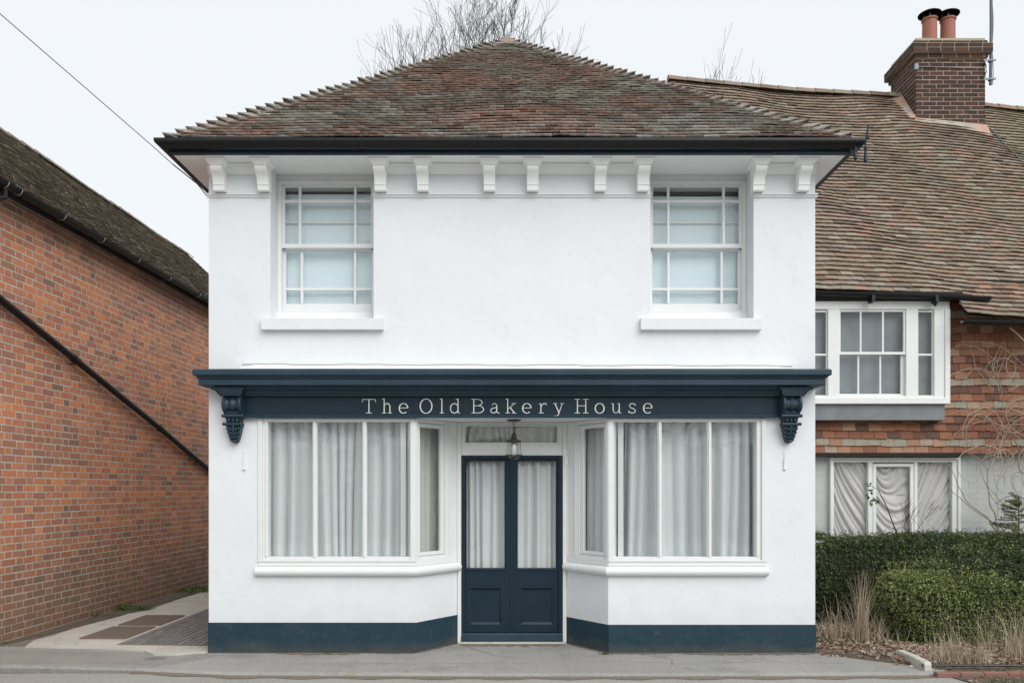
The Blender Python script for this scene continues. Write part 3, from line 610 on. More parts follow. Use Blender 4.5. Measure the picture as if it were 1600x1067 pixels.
# shop windows
def bay(s):
    def X(a, b): return (min(s*a, s*b), max(s*a, s*b))
    fr = MB()
    def bx(a, b, *r): x0, x1 = X(a, b); fr.box(x0, x1, *r)
    bx(2.645,2.60,-.012,.12,.962,2.438); bx(2.60,2.545,.006,.12,.993,2.402); bx(2.57,2.55,-.004,.006,1.0,2.42)
    bx(2.60,1.06,.006,.12,2.402,2.438); bx(2.60,1.003,-.004,.006,2.418,2.438)
    bx(2.60,1.06,.006,.12,.962,.993)
    bx(2.645,1.003,-.006,.30,.901,.962)                # apron panel
    bx(2.655,1.003,-.014,-.006,.945,.962)
    for xm in (2.060,1.540): bx(xm+.022,xm-.022,.010,.09,.993,2.402); bx(xm+.010,xm-.010,-.004,.010,.993,2.41)
    bx(1.06,1.003,.000,.12,.962,2.438)
    w = fr.build('shop_window', M['wood'], H, bevel=.004)
    g = MB()
    for a, b in ((2.545,2.082),(2.038,1.562),(1.518,1.06)):
        x0, x1 = X(a, b); g.box(x0, x1, .052, .056, .993, 2.402)
    g.build('pane', M['glass'], w)
    ip = MB(); x0, x1 = X(1.180,1.120); ip.box(x0,x1,.125,.14,.90,2.44); ip.build('inner_post', M['wood'], w, bevel=.003)
    # splayed light: local axes, t along the splay
    C = Vector((s*1.003,0,0)); E = Vector((s*.602,.52,0)); u = (E-C).normalized(); Ln = (E-C).length
    nrm = Vector((-u.y,u.x,0))
    if nrm.y < 0: nrm = -nrm
    def T(t0, t1, n0, n1, z0, z1, mbx):
        P = [C+u*(t0*Ln)+nrm*n0, C+u*(t1*Ln)+nrm*n0, C+u*(t1*Ln)+nrm*n1, C+u*(t0*Ln)+nrm*n1]
        mbx.prism([(p.x,p.y) for p in P], z0, z1)
    f2 = MB()
    T(.015,.060,.0,.12,.962,2.438,f2); T(.060,.743,.010,.11,2.400,2.438,f2); T(.060,.743,.010,.11,.962,.993,f2)
    T(.700,.743,.010,.11,.993,2.400,f2); T(.743,1.0,.004,.12,.962,2.438,f2); T(.0,1.0,-.004,.14,.901,.962,f2)
    T(.77,.79,-.004,.004,.98,2.42,f2); T(.97,1.0,-.008,.004,.962,2.438,f2)
    # casement inside the frame
    T(.066,.135,.022,.06,.998,2.395,f2); T(.618,.695,.022,.06,.998,2.395,f2); T(.135,.618,.022,.06,2.352,2.395,f2); T(.135,.618,.022,.06,.998,1.035,f2)
    w2 = f2.build('side_light', M['wood'], H, bevel=.003)
    g = MB(); T(.13,.625,.038,.042,1.03,2.36,g); g.build('pane', M['glass'], w2)
    # rounded sill that follows front and splay
    prof = []
    for k in range(9):
        a = R(90+180*k/8); prof.append((-.052*math.cos(a), .845+.050*math.sin(a)))
    prof = [(.0,.895)]+[(.012-.052*math.cos(R(90+180*k/8))*1.0, .845+.05*math.sin(R(90+180*k/8))) for k in range(9)]+[(.0,.795)]
    path = [(2.665,0,0,-1),(1.003,0,None,None),(.602,.52,None,None)]
    vs = []
    n_ = len(prof)
    un = Vector((-abs(u.y), -abs(u.x)))               # outward normal of the splay in the s=1 frame
    bis = (Vector((0,-1))+un).normalized(); bis = bis/ bis.dot(Vector((0,-1)))
    ul = Vector((-(1.003-.602), .52)).normalized()
    ends = [(Vector((2.665,0)), Vector((0,-1))), (Vector((1.003,0)), bis), (Vector((.602,.52)), un)]
    for P, nv in ends:
        for p, z in prof: q = P+nv*p; vs.append((s*q.x, q.y, z))
    fs = [tuple(range(n_)), tuple(range(2*n_,3*n_))]
    for st in range(2):
        for i in range(n_): j = (i+1) % n_; fs.append((st*n_+i,st*n_+j,(st+1)*n_+j,(st+1)*n_+i))
    MB().add(vs, fs).build('sill', M['wood'], w, bevel=.004)
bay(-1); bay(1)
# door frame, door and transom light
dl = 8.87
fr = MB()
for s in (-1,1): fr.box(min(s*.602,s*.562), max(s*.602,s*.562), .500, .60, -.02, CB-.002)
fr.box(-.562,.562,.520,.60,2.074,2.204).box(-.562,.562,.520,.60,2.408,CB-.002).box(-.562,-.527,.520,.60,2.204,2.408).box(.513,.562,.520,.60,2.204,2.408)
fr.box(-.562,.562,.505,.520,2.074,2.088)
tw = fr.build('door_surround', M['cream'], H, bevel=.004)
tf = MB().box(-.527,-.515,.512,.56,2.204,2.408).box(.501,.513,.512,.56,2.204,2.408).box(-.515,.501,.512,.56,2.396,2.408).box(-.515,.501,.512,.56,2.204,2.216).build('transom_frame', M['wood'], tw, bevel=.002)
MB().box(-.515,.501,.54,.544,2.216,2.396).build('transom_pane', M['glass'], tw)
bell = MB().box(fx(882,8.8),fx(887,8.8),.488,.500,fz(726,8.8),fz(712,8.8)).box(fx(883.5,8.8),fx(885.5,8.8),.484,.488,fz(717,8.8),fz(714,8.8)).build('doorbell', M['wood'], tw, bevel=.003)
df = MB().box(-.562,-.522,.512,.60,.11,2.074).box(.516,.562,.512,.60,.11,2.074).box(-.522,.516,.512,.60,2.040,2.074)
dfo = df.build('door_frame', M['blue'], H, bevel=.003)
def leaf(x0, x1, g0, g1, p0, p1):
    mb = MB(); y0, y1 = .535, .580
    gz0, gz1 = .818, 2.016
    mb.box(x0,g0,y0,y1,.115,2.038).box(g1,x1,y0,y1,.115,2.038).box(g0,g1,y0,y1,gz1,2.038)
    mb.box(g0,g1,y0,y1,.602,gz0).box(g0,g1,y0,y1,.115,.203)
    mb.box(g0,p0,y0,y1,.203,.602).box(p1,g1,y0,y1,.203,.602)
    l = mb.build('door_leaf', M['blue'], H, bevel=.002)
    # glazing beads and the raised bottom panel
    b = MB()
    for a, c, z0, z1 in ((g0,g0+.008,gz0,gz1),(g1-.008,g1,gz0,gz1),(g0,g1,gz0,gz0+.008),(g0,g1,gz1-.008,gz1)): b.box(a,c,y0-.004,y1-.01,z0,z1)
    b.xprism([(y0-.006,gz0-.012),(y0-.014,gz0-.010),(y0-.012,gz0),(y0+.002,gz0+.004)], g0-.01, g1+.01)
    b.build('glazing_bead', M['blue'], l, bevel=.0015)
    pn = MB(); pn.box(p0,p1,y0+.016,y1-.01,.203,.602)
    pn.add([(p0,y0,.203),(p1,y0,.203),(p1,y0,.602),(p0,y0,.602),(p0+.022,y0+.015,.225),(p1-.022,y0+.015,.225),(p1-.022,y0+.015,.580),(p0+.022,y0+.015,.580)],
           [(0,1,5,4),(1,2,6,5),(2,3,7,6),(3,0,4,7)])
    pn.xprism([(y0,.602),(y0-.008,.606),(y0-.008,.614),(y0,.620)], p0-.004, p1+.004)
    pn.build('door_panel', M['blue'], l, bevel=.0015)
    MB().box(g0+.006,g1-.006,y0+.02,y0+.024,gz0+.006,gz1-.006).build('pane', M['glass'], l)
leaf(-.522,-.008,-.513,-.075,-.463,-.121); leaf(-.003,.516,.053,.494,.100,.456)
MB().box(-.020,.010,.527,.5345,.115,2.038).build('meeting_strip', M['blue'], dfo, bevel=.002)
MB().xprism([(.60,.112),(.512,.108),(.500,.095),(.500,.080),(.492,.076),(.492,.060),(.482,.056),(.480,.020),(.60,.020)], -.560, .560).build('door_sill', M['cornice'], H, bevel=.002)
MB().box(-.60,.60,.46,.66,-.1,.019).build('threshold', M['concrete'], H, bevel=.004)
# little painted-over fittings on the front wall
for px in (382, 1226):
    x = fx(px); mb = MB()
    mb.box(x-.012,x+.012,-.012,-.001,fz(733),fz(717)).box(x-.007,x+.007,-.008,-.001,fz(717),fz(705)).box(x-.016,x+.014,-.020,-.001,fz(733)-.004,fz(733)+.008)
    mb.build('wall_fitting', M['render'], H, bevel=.003)
# ---- roof
PITCH = math.atan2(8.17-5.205, 3.475-.0)
EX = 3.45; EXR = 3.37; EY = -.335; EZ = 5.186; RUN = 3.43; RIS = 2.90; SL = math.hypot(RUN, RIS)
cs, sn = RUN/SL, RIS/SL
rf = MB()
ap_ = (-.06, EY+RUN, EZ+RIS-.03)
bk = 7.3
rf.add([(-EX,EY,EZ-.03),(EXR,EY,EZ-.03),(EXR,bk,EZ-.03),(-EX,bk,EZ-.03),ap_,(-.06,bk,EZ+RIS-.03)], [(0,1,4),(1,2,5,4),(0,4,5,3),(2,3,5),(0,3,2,1)])
roof = rf.build('roof', M['dark'], H)
def wob(u, s): return .016*math.sin(u*1.1+.6)*math.sin(s*1.5)+.008*math.sin(u*2.9+s*1.3)
def fpos(u, s, h): h += wob(u, s); return Vector((u, EY+s*cs-h*sn, EZ+s*sn+h*cs))
def frnd(u, s): return min(.99, max(.01, .60+.30*math.sin(u*1.7+1.2*math.sin(s*2.1)+.5)*math.sin(s*2.6+.8*math.sin(u*1.3))+rng.gauss(0,.19)))
def flim(s): t = s/SL; return (lerp(-EX,-.06,t), lerp(EXR,-.06,t))
tm = MB(); tiles(tm, fpos, -EX, EX, SL-.05, .100, .168, .017, flim, jit=.85, gap=.0125, rnd=frnd)
def rpos(u, s, h): h += wob(u+3, s); return Vector((EXR-s*cs+h*sn, u, EZ+s*sn+h*cs))
def rlim(s): t = s/SL; return (lerp(EY, EY+RUN, t), bk)
tiles(tm, rpos, EY, bk, SL-.05, .100, .168, .018, rlim, jit=.75, gap=.0095)
def lpos(u, s, h): h += wob(u+5, s); return Vector((-EX+s*cs-h*sn, u, EZ+s*sn+h*cs))
tiles(tm, lpos, EY, bk, SL-.05, .100, .168, .018, rlim, jit=.75, gap=.0095)
tm.build('roof_tiles', M['tile'], roof, fixn=True)
# bonnet tiles up both hips: the lower edge of each follows the courses on both slopes
bt = MB(); mm = MB()
nb = 44
for s in (-1,1):
    A = Vector((-EX if s < 0 else EXR, EY, EZ)); B = Vector((-.06, EY+RUN, EZ+RIS)); ax = (B-A).normalized()
    side = ax.cross(Vector((0,0,1))).normalized(); up = side.cross(ax).normalized()
    if up.z < 0: up = -up
    fd = Vector((-s,0,0)); yd = Vector((0,1,0)); ns = [-1,-.8,-.55,-.3,-.12,0,.12,.3,.55,.8,1]; k = len(ns)
    for i in range(nb):
        p0 = A+(B-A)*(i/nb)+ax*rng.gauss(0,.006); p1 = p0+ax*.17
        w0 = .135*rng.uniform(.88,1.12); lf = .020+abs(rng.gauss(0,.007)); hh_ = .042*rng.uniform(.85,1.2); sk = rng.gauss(0,.008); vs = []
        def edge(p, w, h, lift, ex):
            out = []
            for t in ns:
                d_ = (fd*t if t > 0 else yd*(-t)*.5)*w
                out.append(p+d_+ax*(sk*t)+up*(lift*(1-(.3 if t > 0 else .75)*abs(t))+h*(1-abs(t)**1.7)+ex))
            return out
        for e in (edge(p0,w0,hh_,lf,0), edge(p0,w0,hh_,lf,.015), edge(p1,w0*.72,hh_*.6,-.004,0), edge(p1,w0*.72,hh_*.6,-.004,.012)): vs += e
        fs = []
        for q in range(k-1): fs += [(q,q+1,k+q+1,k+q),(k+q,k+q+1,3*k+q+1,3*k+q),(2*k+q,2*k+q+1,q+1,q)]
        fs += [(0,k,3*k,2*k),(k-1,2*k-1,4*k-1,3*k-1)]
        bt.add(vs, fs, rng.choice([.02,.08,.12,.46,.5,.56,.62,.3]))
        o_ = edge(p0+ax*.018, w0*.93, hh_, lf, -.004); b_ = edge(p0+ax*.018, w0*.93, 0, -.01, -.01)
        mm.add(o_+b_, [(q,q+1,k+q+1,k+q) for q in range(k-1)])
bt.build('hip_tiles', M['tile'], roof, fixn=True)
mm.build('hip_mortar', mat('bedding_mortar', (.15,.135,.105), .95, noise=[(40,.5,.6,(.08,.075,.045),.8)], bump=[(50,.01)]), roof, fixn=False)
# apex cap and the ridge running back
rc = MB()
A = Vector((-.06, EY+RUN, EZ+RIS))
rc.add([A+Vector((-.17,-.20,-.12)),A+Vector((.17,-.20,-.12)),A+Vector((.19,.06,-.10)),A+Vector((-.19,.06,-.10)),A+Vector((-.015,-.03,.085)),A+Vector((.015,.04,.09))],[(0,1,4),(1,2,5,4),(2,3,5),(3,0,4,5)],.6)
for i in range(14):
    y = A.y+.05+i*.29; vs = []
    for yy, ex in ((y,.012),(y+.285,0)):
        for j in range(7): a = R(lerp(5,175,j/6)); vs.append((A.x+(.13+ex)*math.cos(a), yy, A.z-.065+(.12+ex)*math.sin(a)))
    rc.add(vs, [(j,j+1,8+j,7+j) for j in range(6)]+[tuple(range(7))])
rc.build('ridge_tiles', M['tile'], roof)
# loose moss on the tiles
ms = MB()
for i in range(330):
    s = rng.uniform(0,1)**1.7*SL*.85; a, b = flim(s); u = rng.uniform(a+.1, b-.1); p = fpos(u, s-.004, .03); r = rng.uniform(.006,.022)
    ms.lathe([(0,-r*.3),(r,-r*.1),(r*.8,r*.35),(0,r*.5)], p, 6, sx=rng.uniform(1,2.2), sy=1)
tag(ms.build('moss_tufts', M['moss_dark'] if 'moss_dark' in M else mat('grey_moss', (.10,.098,.065), .95, ramp=[(.055,.055,.035),(.13,.125,.09),(.20,.195,.16)]), roof), kind='stuff')

# ================================================================== THINGS ON THE WHITE HOUSE
# curtains
def curtain(name, p0, p1, z0, z1, waves, amp, label, m, group='linen curtains in the shopfront', seed=1, gather=1.0):
    r_ = random.Random(seed); p0 = Vector(p0); p1 = Vector(p1); u = (p1-p0); L_ = u.length; u.normalize(); nn = Vector((-u.y,u.x,0))
    NXx = int(waves*14); NZ = 12; ph = [r_.uniform(0,6.28) for _ in range(6)]; cuts = []
    vs = []; fs = []
    for j in range(NZ+1):
        v = j/NZ
        for i in range(NXx+1):
            x = i/NXx; xx = x+.010*math.sin(ph[0]+v*2.2+x*9)+.012*(1-v)*math.sin(ph[1]+x*17)
            w = 2*math.pi*waves*(xx+.05*math.sin(ph[2]+xx*6.3)+.022*math.sin(ph[3]+xx*15))
            sw = math.sin(w); y = amp*(.62*(abs(sw)**.7*(1 if sw > 0 else -1))+.30*math.sin(w*.53+ph[4])+.15*math.sin(2*w+ph[5]))*lerp(1.1,.8,v)
            if v > .93: y += amp*.22*math.sin(w*2.7)
            vs.append(p0+u*(L_*(x+.011*math.cos(w)))+nn*y+Vector((0,0,lerp(z0,z1,v))))
    for j in range(NZ):
        for i in range(NXx): a = j*(NXx+1)+i; fs.append((a,a+1,a+NXx+2,a+NXx+1))
    o = MB().add(vs, fs).build(name, m, smooth=True, fixn=False)
    return tag(o, label, 'curtain', group)
curtain('curtain', (-2.60,.19,0), (-1.20,.225,0), .90, 2.405, 10.5, .060, 'wide pale linen curtain behind the three-pane shop window left of the door', M['curtain'], seed=3)
curtain('curtain', (1.20,.225,0), (2.60,.19,0), .90, 2.405, 9.5, .060, 'wide pale linen curtain behind the three-pane shop window right of the door', M['curtain'], seed=8)
curtain('curtain', (-1.125,.15,0), (-.70,.66,0), .90, 2.41, 5, .042, 'narrow linen curtain in the splayed side light left of the door', M['curtain_d'], seed=5)
curtain('curtain', (.70,.66,0), (1.125,.15,0), .90, 2.41, 5, .042, 'narrow linen curtain in the splayed side light right of the door', M['curtain'], seed=6)
curtain('curtain', (-.56,.62,0), (-.04,.62,0), .70, 2.06, 5.2, .045, 'long linen curtain behind the glass of the left blue door leaf', M['curtain'], seed=12)
curtain('curtain', (.03,.62,0), (.56,.62,0), .70, 2.06, 5.6, .045, 'long linen curtain behind the glass of the right blue door leaf', M['curtain'], seed=22)
curtain('curtain', (-.56,.60,0), (.56,.60,0), 2.16, 2.43, 12, .030, 'short fawn curtain behind the narrow fanlight over the door', M['curtain_d'], seed=14)
# lantern
lx, ly = fx(803, 8.48), .18
LT = thing('hanging_lantern', (lx, ly, CB), 'small bronze caged lantern with glass shade hanging over the blue door', 'lantern')
def L2(py): return EYE-(py-HZ)*8.48/F
MB().lathe([(.078,CB-.002),(.076,CB-.008),(.050,CB-.020),(.0,CB-.020)], (lx,ly,0), 20).build('ceiling_plate', M['iron'], LT, smooth=False)
ch = MB()
def ring(mbx, c, r, th, tilt, squash=1):
    pts = [Vector((c[0]+r*squash*math.cos(a)*(1 if not tilt else 0), c[1]+(r*squash*math.cos(a) if tilt else 0), c[2]+r*math.sin(a))) for a in [2*math.pi*k/12 for k in range(13)]]
    mbx.tube(pts, th, 5, caps=False)
zz = CB-.034
ring(ch, (lx,ly,zz), .017, .003, False); zz -= .030
for k in range(3): ring(ch, (lx,ly,zz), .015, .003, k % 2 == 0, .6); zz -= .024
ring(ch, (lx,ly,zz), .016, .003, False, .8)
ch.build('chain', M['iron'], LT)
zc = L2(676)
MB().lathe([(0,zc+.008),(.008,zc+.004),(.012,zc-.010),(.022,zc-.020),(.028,zc-.034),(.028,zc-.056),(.036,zc-.066),(.052,zc-.076),(.076,zc-.083),(.080,zc-.090),(.076,zc-.098),(.0,zc-.098)], (lx,ly,0), 24).build('cap', M['iron'], LT, smooth=False)
zt_, zb_ = zc-.098, L2(711)
cg = MB()
for k in range(8):
    a = 2*math.pi*(k+.5)/8; cg.tube([(lx+.070*math.cos(a),ly+.070*math.sin(a),zt_),(lx+.086*math.cos(a),ly+.086*math.sin(a),zb_)], .0026, 5)
cg.tube([(lx+.087*math.cos(2*math.pi*k/24),ly+.087*math.sin(2*math.pi*k/24),zb_) for k in range(25)], .004, 5, caps=False)
cg.build('cage', M['iron'], LT)
MB().lathe([(.056,zt_),(.060,zt_-.06),(.064,zb_),(.054,zb_-.024),(.034,zb_-.042),(0,zb_-.047)], (lx,ly,0), 24).build('glass_shade', M['bulb'], LT, smooth=True)
MB().lathe([(.0,zt_),(.022,zt_),(.022,zt_-.045),(.030,zt_-.05),(.030,zb_+.01),(.020,zb_-.005),(0,zb_-.006)], (lx,ly,0), 16).build('bulb', mat('frosted_bulb', (.65,.66,.64), .3), LT, smooth=True)
# cable bracket at the right end of the eaves
bx_, by_ = 3.50, -.33
IB = thing('cable_bracket', (bx_, by_, 5.0), 'blue painted iron cable bracket with two insulators on the right eaves corner', 'bracket')
def Pq(px, py, d=7.95): return PX(px, py, d)
ba = MB(); ba.tube([Pq(1333,242),Pq(1342,232),Pq(1352,222)], .013, 6); ba.tube([Pq(1352,224),Pq(1354.5,212),Pq(1356.5,197)], [.012,.011,.008], 6); ba.tube([Pq(1331,240),Pq(1343,226)], .008, 6)
ba.tube([Pq(1354,215),Pq(1358,215)], .012, 6)
ba.build('arm', M['blue'], IB, bevel=0)
for (px, p0_, p1_, ex) in ((1337.5, 224, 251, 232), (1353.5, 222, 255, 238)):
    a = Pq(px, p0_); b = Pq(px-1, p1_)
    mbb = MB(); hgt = a.z-b.z
    mbb.lathe([(.005,hgt),(.008,hgt-.02),(.008,hgt-.05),(.018,hgt-.055),(.018,hgt-.075),(.012,hgt-.08),(.017,.05),(.019,.02),(.012,.003),(0,0)], (b.x,b.y,b.z), 10)
    mbb.build('insulator', M['blue'], IB, smooth=False)
# overhead cable
cbm = MB(); w0 = PX(-260,-205,6.0); w1 = PX(0,22,7.0); w2 = PX(240,230,8.12); pts = [w0]
for a, b in ((w0,w1),(w1,w2)):
    for k in range(1,9): p = a.lerp(b,k/8); pts.append(p)
cbm.tube(pts+[PX(270,257,8.28)], .0042, 5)
cbm.tube([PX(270,257,8.28),PX(308.6,287.8,8.5),PX(323,306,8.62),Vector((-3.165,.42,PX(325,312,8.75).z))], .006, 6)
tag(cbm.build('overhead_cable', mat('cable_sheath', (.03,.045,.09), .5)), 'thin dark overhead cable running from the left to the eaves corner', 'cable')

# ================================================================== LEFT BRICK BUILDING
BB = thing('brick_building', (-5.6,3,0), 'long red brick building with dark tiled roof across the alley, left', 'building')
wx = lambda y: -5.59+(y-.4)*(.17/5.5)
BZ0, BZ1 = -.05, 4.93
Y0b, Y1b = -1.6, 9.0
L_ = math.hypot(Y1b-Y0b, wx(Y1b)-wx(Y0b)); bd = Vector((wx(Y1b)-wx(Y0b), Y1b-Y0b, 0)).normalized(); bn = Vector((bd.y,-bd.x,0))
O = Vector((wx(Y0b), Y0b, BZ0))
def bpos(u, v, h): return O+bd*u+Vector((0,0,v))+bn*(h+.012*math.sin(u*.9+1)*math.sin(v*.8))
mb = MB(); bricks(mb, bpos, L_, BZ1-BZ0, .0822, .230, .108, .0145, proud=.0030)
mb.build('brickwork', M['brick'], BB, fixn=True)
mb = MB(); NU, NV = 60, 20
vs = [bpos(L_*i/NU, (BZ1-BZ0)*j/NV, .0005) for j in range(NV+1) for i in range(NU+1)]
mb.add(vs, [(j*(NU+1)+i,j*(NU+1)+i+1,(j+1)*(NU+1)+i+1,(j+1)*(NU+1)+i) for j in range(NV) for i in range(NU)])
E0 = O-bn*.35; E1 = O+bd*L_-bn*.35
mb.build('wall', M['mortar'], BB, fixn=False)
# rest of the volume, and gable end far away
rid = 1.66
mb = MB()
c0 = O-bn*.03; c1 = O+bd*L_-bn*.03
q0 = c0-bn*3.6; q1 = c1-bn*3.6
mb.prism([(c0.x,c0.y),(c1.x,c1.y),(q1.x,q1.y),(q0.x,q0.y)], -.1, 4.93)
mb.build('side_wall', M['brick'], BB)
ev = -0.16                                   # eaves overhang
dk = MB()
ez = 4.985
e0 = O+bn*(-ev); e1 = O+bd*L_+bn*(-ev)
r0 = O-bn*rid; r1 = O+bd*L_-bn*rid; f0 = O-bn*(2*rid+.16); f1 = O+bd*L_-bn*(2*rid+.16)
rz = ez+(rid+.16)*.94
def Zs(p, z): return Vector((p.x,p.y,z))
dk.add([Zs(e0,ez-.02),Zs(e1,ez-.02),Zs(r1,rz-.02),Zs(r0,rz-.02),Zs(f0,ez-.02),Zs(f1,ez-.02)], [(0,1,2,3),(3,2,5,4),(0,3,4),(1,5,2),(0,4,5,1)])
rfb = dk.build('roof', M['dark'], BB)
sdv = (Zs(r0,rz)-Zs(e0,ez)); SLb = sdv.length; sdv.normalize(); nb_ = bd.cross(sdv)
if nb_.z < 0: nb_ = -nb_
def tpos(u, s, h): return Zs(e0,ez)+bd*u+sdv*s+nb_*(h+.012*math.sin(u*1.2)*math.sin(s*1.7))
mb = MB(); tiles(mb, tpos, 0, L_, SLb, .092, .165, .015, jit=1.0, gap=.009); mb.build('roof_tiles', M['tile3'], rfb)
mb = MB()
for i in range(int(L_/.3)):
    a = Zs(r0,rz+.01)+bd*(i*.3); vs = []
    for e, ex in ((0,.008),(.298,0)):
        for j in range(7): t = R(lerp(0,180,j/6)); vs.append(a+bd*e-bn*((.11+ex)*math.cos(t))+Vector((0,0,(.075+ex)*math.sin(t)-.03+.01*math.sin(i*.8))))
    mb.add(vs, [(j,j+1,8+j,7+j) for j in range(6)]+[tuple(range(7))])
mb.build('ridge_tiles', M['tile3'], rfb)
# gutter
gb = MB(); vs = []; K = 9
def gpt(y, dx, z): return O+bd*y+bn*(.16+dx)+Vector((0,0,z-BZ0))
gz = 4.955
for e in (0, L_):
    for rr in (.056,.050):
        for j in range(K): t = R(lerp(180,360,j/(K-1))); vs.append(gpt(e, .045+rr*math.cos(t), gz+rr*math.sin(t)))
fs = []
for j in range(K-1): fs += [(j,j+1,2*K+j+1,2*K+j),(K+j,3*K+j,3*K+j+1,K+j+1)]
fs += [(0,K,3*K,2*K),(K-1,2*K-1,4*K-1,3*K-1)]
gb.add(vs, fs); gbo = gb.build('gutter', M['black'], BB, smooth=False)
mb = MB()
for px in (26, 95, 157, 213, 262, 308, 5):
    # find the wall distance u for this pixel column
    best = min((abs(800+F*(O+bd*u+bn*.2).x/((O+bd*u+bn*.2).y+D)-px), u) for u in [k*.02 for k in range(int(L_/.02))])[1]
    pts = [gpt(best, .045+.059*math.cos(R(t)), gz+.059*math.sin(R(t))) for t in range(180, 361, 20)]
    MB().tube(pts, .0045, 5).build('gutter_clip', M['zinc'], gbo)
fbm = MB(); a = O+bn*.06; b = a+bd*L_; fbm.prism([(a.x,a.y),(b.x,b.y),(b.x-bn.x*.12,b.y-bn.y*.12),(a.x-bn.x*.12,a.y-bn.y*.12)], 4.935, 4.97); fbm.build('eaves_board', M['dark'], BB)
# downpipe: short drop from the gutter and the long raking pipe on the wall
def onwall(px, py, off):
    best = None
    for k in range(900):
        u = k*.015; p = O+bd*u+bn*off; q = 800+F*p.x/(p.y+D)
        if best is None or abs(q-px) < best[0]: best = (abs(q-px), p)
    p = best[1]; return Vector((p.x,p.y,fz(py,p.y+D)))
dp = MB()
pa = onwall(-60, 415, .07); pb = onwall(0, 467, .07); pc = onwall(118, 562, .07); pd = onwall(250, 669, .07); pe = onwall(330, 736, .07)
dp.tube([pa, pb, pc, pd, pe, pe+(pe-pd)*1.5], .044, 12)
for p, q in ((pc, pd), (pd, pe)):
    t = (q-p).normalized(); dp.tube([p-t*.05, p+t*.06], .052, 12)
for px, py in ((112, 569), (233, 662), (305, 722)):
    p = onwall(px, py, .035); dp.tube([p-bn*.03, p+bn*.03, p+bn*.04+Vector((0,0,.05))], .008, 6)
dpo = dp.build('downpipe', M['black'], BB)
for_drop = MB(); g_ = onwall(6, 330, .19); for_drop.tube([Vector((g_.x,g_.y,4.92)), Vector((g_.x,g_.y,4.80)), Vector((g_.x-.02,g_.y-.12,4.74)), Vector((g_.x-.05,g_.y-.7,4.58))], .034, 10); for_drop.build('gutter_outlet', M['black'], BB)
av = MB(); p = onwall(318, 865, .008)
for k in range(9):
    q = p+Vector((0,0,.10-k*.026)); av.tube([q-bd*.10, q+bd*.10], .009, 4)
av.build('air_brick', M['brick'], BB)

# ================================================================== COTTAGE ON THE RIGHT
CT = thing('tile_hung_cottage', (6.5,2.1,0), 'old tile-hung cottage with sagging clay tile roof and painted brick base, right', 'cottage')
dW = 10.3; yW = dW-D
XR = 11.0
# hung tiles
HZ0, HZ1 = 2.165, 4.35
core = MB()
core.box(3.17, XR, yW+.02, yW+.3, HZ0, 4.4).box(3.17, XR, yW+.30, yW+.45, -.1, HZ0)
core.box(XR-.3, XR, yW+.45, 8.6, -.1, 4.4).box(3.17, XR, 8.3, 8.6, -.1, 4.4)
core.build('wall_core', M['dark'], CT)
def hpos(u, s, h): return Vector((u, yW-h-.004*math.sin(u*2+s), HZ0+s+.006*math.sin(u*.8)))
rowv = [rng.choice([.10,.2,.3,.15,.42,.75,.88]) for _ in range(60)]
def hrnd(u, s_): return min(.99, max(.01, rng.gauss(rowv[int(s_/.097)+0], .17)))
hb = MB(); tiles(hb, hpos, 3.18, XR, HZ1-HZ0-.02, .097, .168, .012, jit=1.0, over=1.3, rnd=hrnd, gap=.009); hb.build('hung_tiles', M['hung'], CT)
MB().box(3.18, fx(1500,dW), yW-.05, yW+.115, HZ0-.045, HZ0+.004).build('drip_board', M['dark'], CT)
# painted brick base
O2 = Vector((3.18, yW+.11, -.08))
def ppos(u, v, h): return O2+Vector((u, -h, v))
pbk = MB(); bricks(pbk, ppos, XR-3.18, HZ0+.07, .075, .222, .105, .010, bond='stretch', proud=.004, skip=lambda u, v: fx(1299,dW+.1)-3.18 < u < fx(1497,dW+.1)-3.18 and v > .55)
wa, wb_ = fx(1297,dW+.1)-3.18, fx(1498,dW+.1)-3.18
for ua, ub, va, vb in ((0,wa,0,HZ0+.08),(wb_,XR-3.18,0,HZ0+.08),(wa,wb_,0,.80)):
    pbk.add([ppos(ua,va,.0012),ppos(ub,va,.0012),ppos(ub,vb,.0012),ppos(ua,vb,.0012)], [(0,1,2,3)])
pbk.build('painted_brickwork', M['pbrick'], CT)
# roof surface
def roofp(u, t):
    """u = x, t 0..1 from the eaves to the ridge"""
    tt = t
    e = Vector((u, 10.12-D, lerp(4.235, 4.115, (u-3.8)/2.3)))
    rpx = 800+F*u/13.56
    pts = [(900,122),(1040,127),(1140,137),(1250,147),(1390,154),(1545,171),(1600,177),(1900,195)]
    for (a, b), (c, d_) in zip(pts[:-1], pts[1:]):
        if a <= rpx <= c: py = b+(d_-b)*(rpx-a)/(c-a); break
    else: py = 190
    r = Vector((u, 13.56-D, fz(py, 13.56)))
    p = e.lerp(r, tt)
    return p
SLc = 5.45
def cpos(u, s, h):
    t = s/SLc; p = roofp(u, t); nrm_ = Vector((0,-.775,.632))
    return p+nrm_*(h+.030*math.sin(u*1.3+2)*math.sin(s*1.1)+.014*math.sin(u*2.7+s*2.0)+.006*math.sin(u*6.1+s*3))
XL = 2.70
cm = MB()
XV = 7.75
def vlimL(s): return (XL, min(XR, XV+.30*(SLc-s)/SLc*1.2))
def vlimR(s): return (XV+.30*(SLc-s)/SLc*1.2+.01, XR)
tiles(cm, cpos, XL, XR, SLc, .094, .165, .014, jit=.95, gap=.0145, lim=vlimL)
cm2 = MB(); tiles(cm2, cpos, XL, XR, SLc, .094, .165, .014, jit=.95, gap=.0145, lim=vlimR)
def lowpos(u, s, h): return cpos(u, s-.37, h)
tiles(cm, lowpos, fx(1503,9.95), XR, .40, .094, .165, .014, jit=1.0, gap=.013)
und = MB(); NU = 30; vs = []
